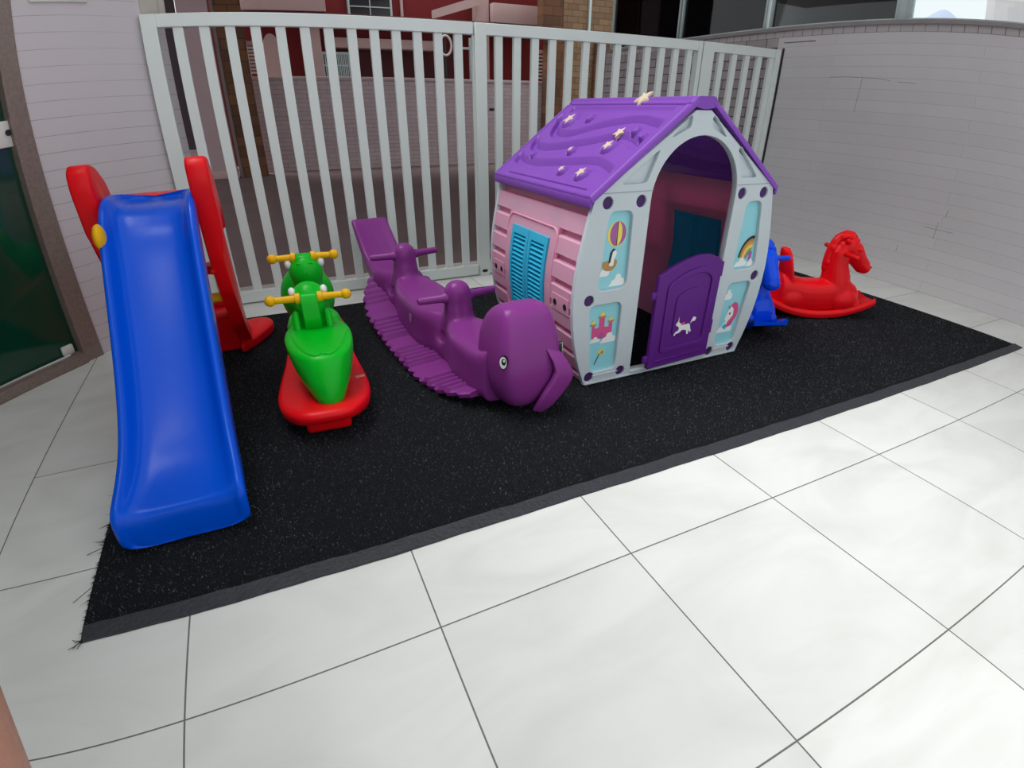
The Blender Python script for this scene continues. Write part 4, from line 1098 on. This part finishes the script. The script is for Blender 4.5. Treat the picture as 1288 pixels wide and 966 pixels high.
# unseen wall and canopy added on the left to darken the floor there
bm = bmesh.new(); bx(bm, LX-.3, LX, -6, .35, -.1, 6.5); struct(obj('wall_sky_blocker', bm, wl2, smooth=0), 'unseen wall added on the left to block sky light', 'wall')
bm = bmesh.new(); bx(bm, -6, LC, -6, CY, 2.75, 2.95); struct(obj('shade_canopy', bm, ce, smooth=0), 'unseen canopy over the glass door, shaped to shade the left floor', 'ceiling')
sd = bpy.data.lights.new('sun', 'SUN'); sd.energy = SUN; sd.angle = math.radians(40); so = bpy.data.objects.new('sun', sd); COL.objects.link(so)
so.rotation_euler = Vector(SDIR).to_track_quat('-Z', 'Y').to_euler()
for x, y, sx_, sy_, en in ((.19, 1.40, .17, .17, LAMP), (.155, .86, .17, .17, LAMP), (.04, .50, .26, .30, LAMP*.22)):
    ld = bpy.data.lights.new('ceiling_lamp', 'AREA'); ld.shape = 'ELLIPSE' if sx_ == sy_ else 'RECTANGLE'; ld.size = sx_; ld.size_y = sy_; ld.energy = en; ld.color = (1, .98, .95)
    lo_ = bpy.data.objects.new('ceiling_lamp', ld); COL.objects.link(lo_); lo_.location = (x, y, 2.745)
vs = scene.view_settings
scene.display_settings.display_device = 'sRGB'
vs.view_transform = 'Standard'; vs.look = 'None'; vs.exposure = EXPO; vs.gamma = 1; vs.use_curve_mapping = False
scene.cycles.use_denoising = True
scene.cycles.max_bounces = 8; scene.cycles.transparent_max_bounces = 12

# ------------------------------------------------------------------ the photographer's hand, one finger just inside the corner of the view
hd_ = thing('hand', "photographer's hand with one fingertip showing at the lower left corner", 'hand', tuple(cam.matrix_world @ Vector((-.082, -.14, -.05))))
pts = [(-.086, -.185, -.040), (-.088, -.125, -.050)]      # wrist, palm
me = bpy.data.meshes.new('body'); vs_, es_, rr_ = [], [], []
def vtx(p, r, parent=None):
    vs_.append(p); rr_.append(r)
    if parent is not None: es_.append((parent, len(vs_)-1))
    return len(vs_)-1
root = vtx((-.088, -.165, -.042), .026)
fore = vtx((-.089, -.195, -.036), .024, root); vtx((-.090, -.215, -.030), .023, fore)
palm = vtx((-.090, -.130, -.048), .024, root)
for kx, (base, mid, tip, r_) in enumerate((
        ((-.0750, -.100, -.058), (-.0742, -.070, -.0605), (-.0790, -.032, -.060), .0083),
        ((-.093, -.096, -.058), (-.095, -.060, -.066), (-.098, -.024, -.064), .0086),
        ((-.108, -.100, -.054), (-.112, -.066, -.062), (-.116, -.036, -.060), .0082),
        ((-.122, -.108, -.048), (-.128, -.082, -.054), (-.133, -.058, -.054), .0072))):
    a = vtx(base, r_*1.15, palm); a2 = vtx(tuple((Vector(base)+Vector(mid))/2), r_*1.0, a); b_ = vtx(mid, r_*1.02, a2); c2 = vtx(tuple((Vector(mid)+Vector(tip))/2), r_*.98, b_); vtx(tip, r_*.8, c2)
th1 = vtx((-.070, -.140, -.040), .0125, palm); th2 = vtx((-.050, -.130, -.028), .0100, th1); vtx((-.034, -.112, -.020), .0085, th2)
me.from_pydata(vs_, es_, [])
ho = bpy.data.objects.new('body', me); COL.objects.link(ho); me.materials.append(M['skin'])
me.transform(Matrix.Translation(hd_.location).inverted() @ cam.matrix_world); ho.parent = hd_
sk = ho.modifiers.new('Skin', 'SKIN'); sk.use_smooth_shade = True
for v_, r_ in zip(me.skin_vertices[0].data, rr_): v_.radius = (r_, r_)
me.skin_vertices[0].data[root].use_root = True
ss = ho.modifiers.new('Subdivision', 'SUBSURF'); ss.levels = 2; ss.render_levels = 2
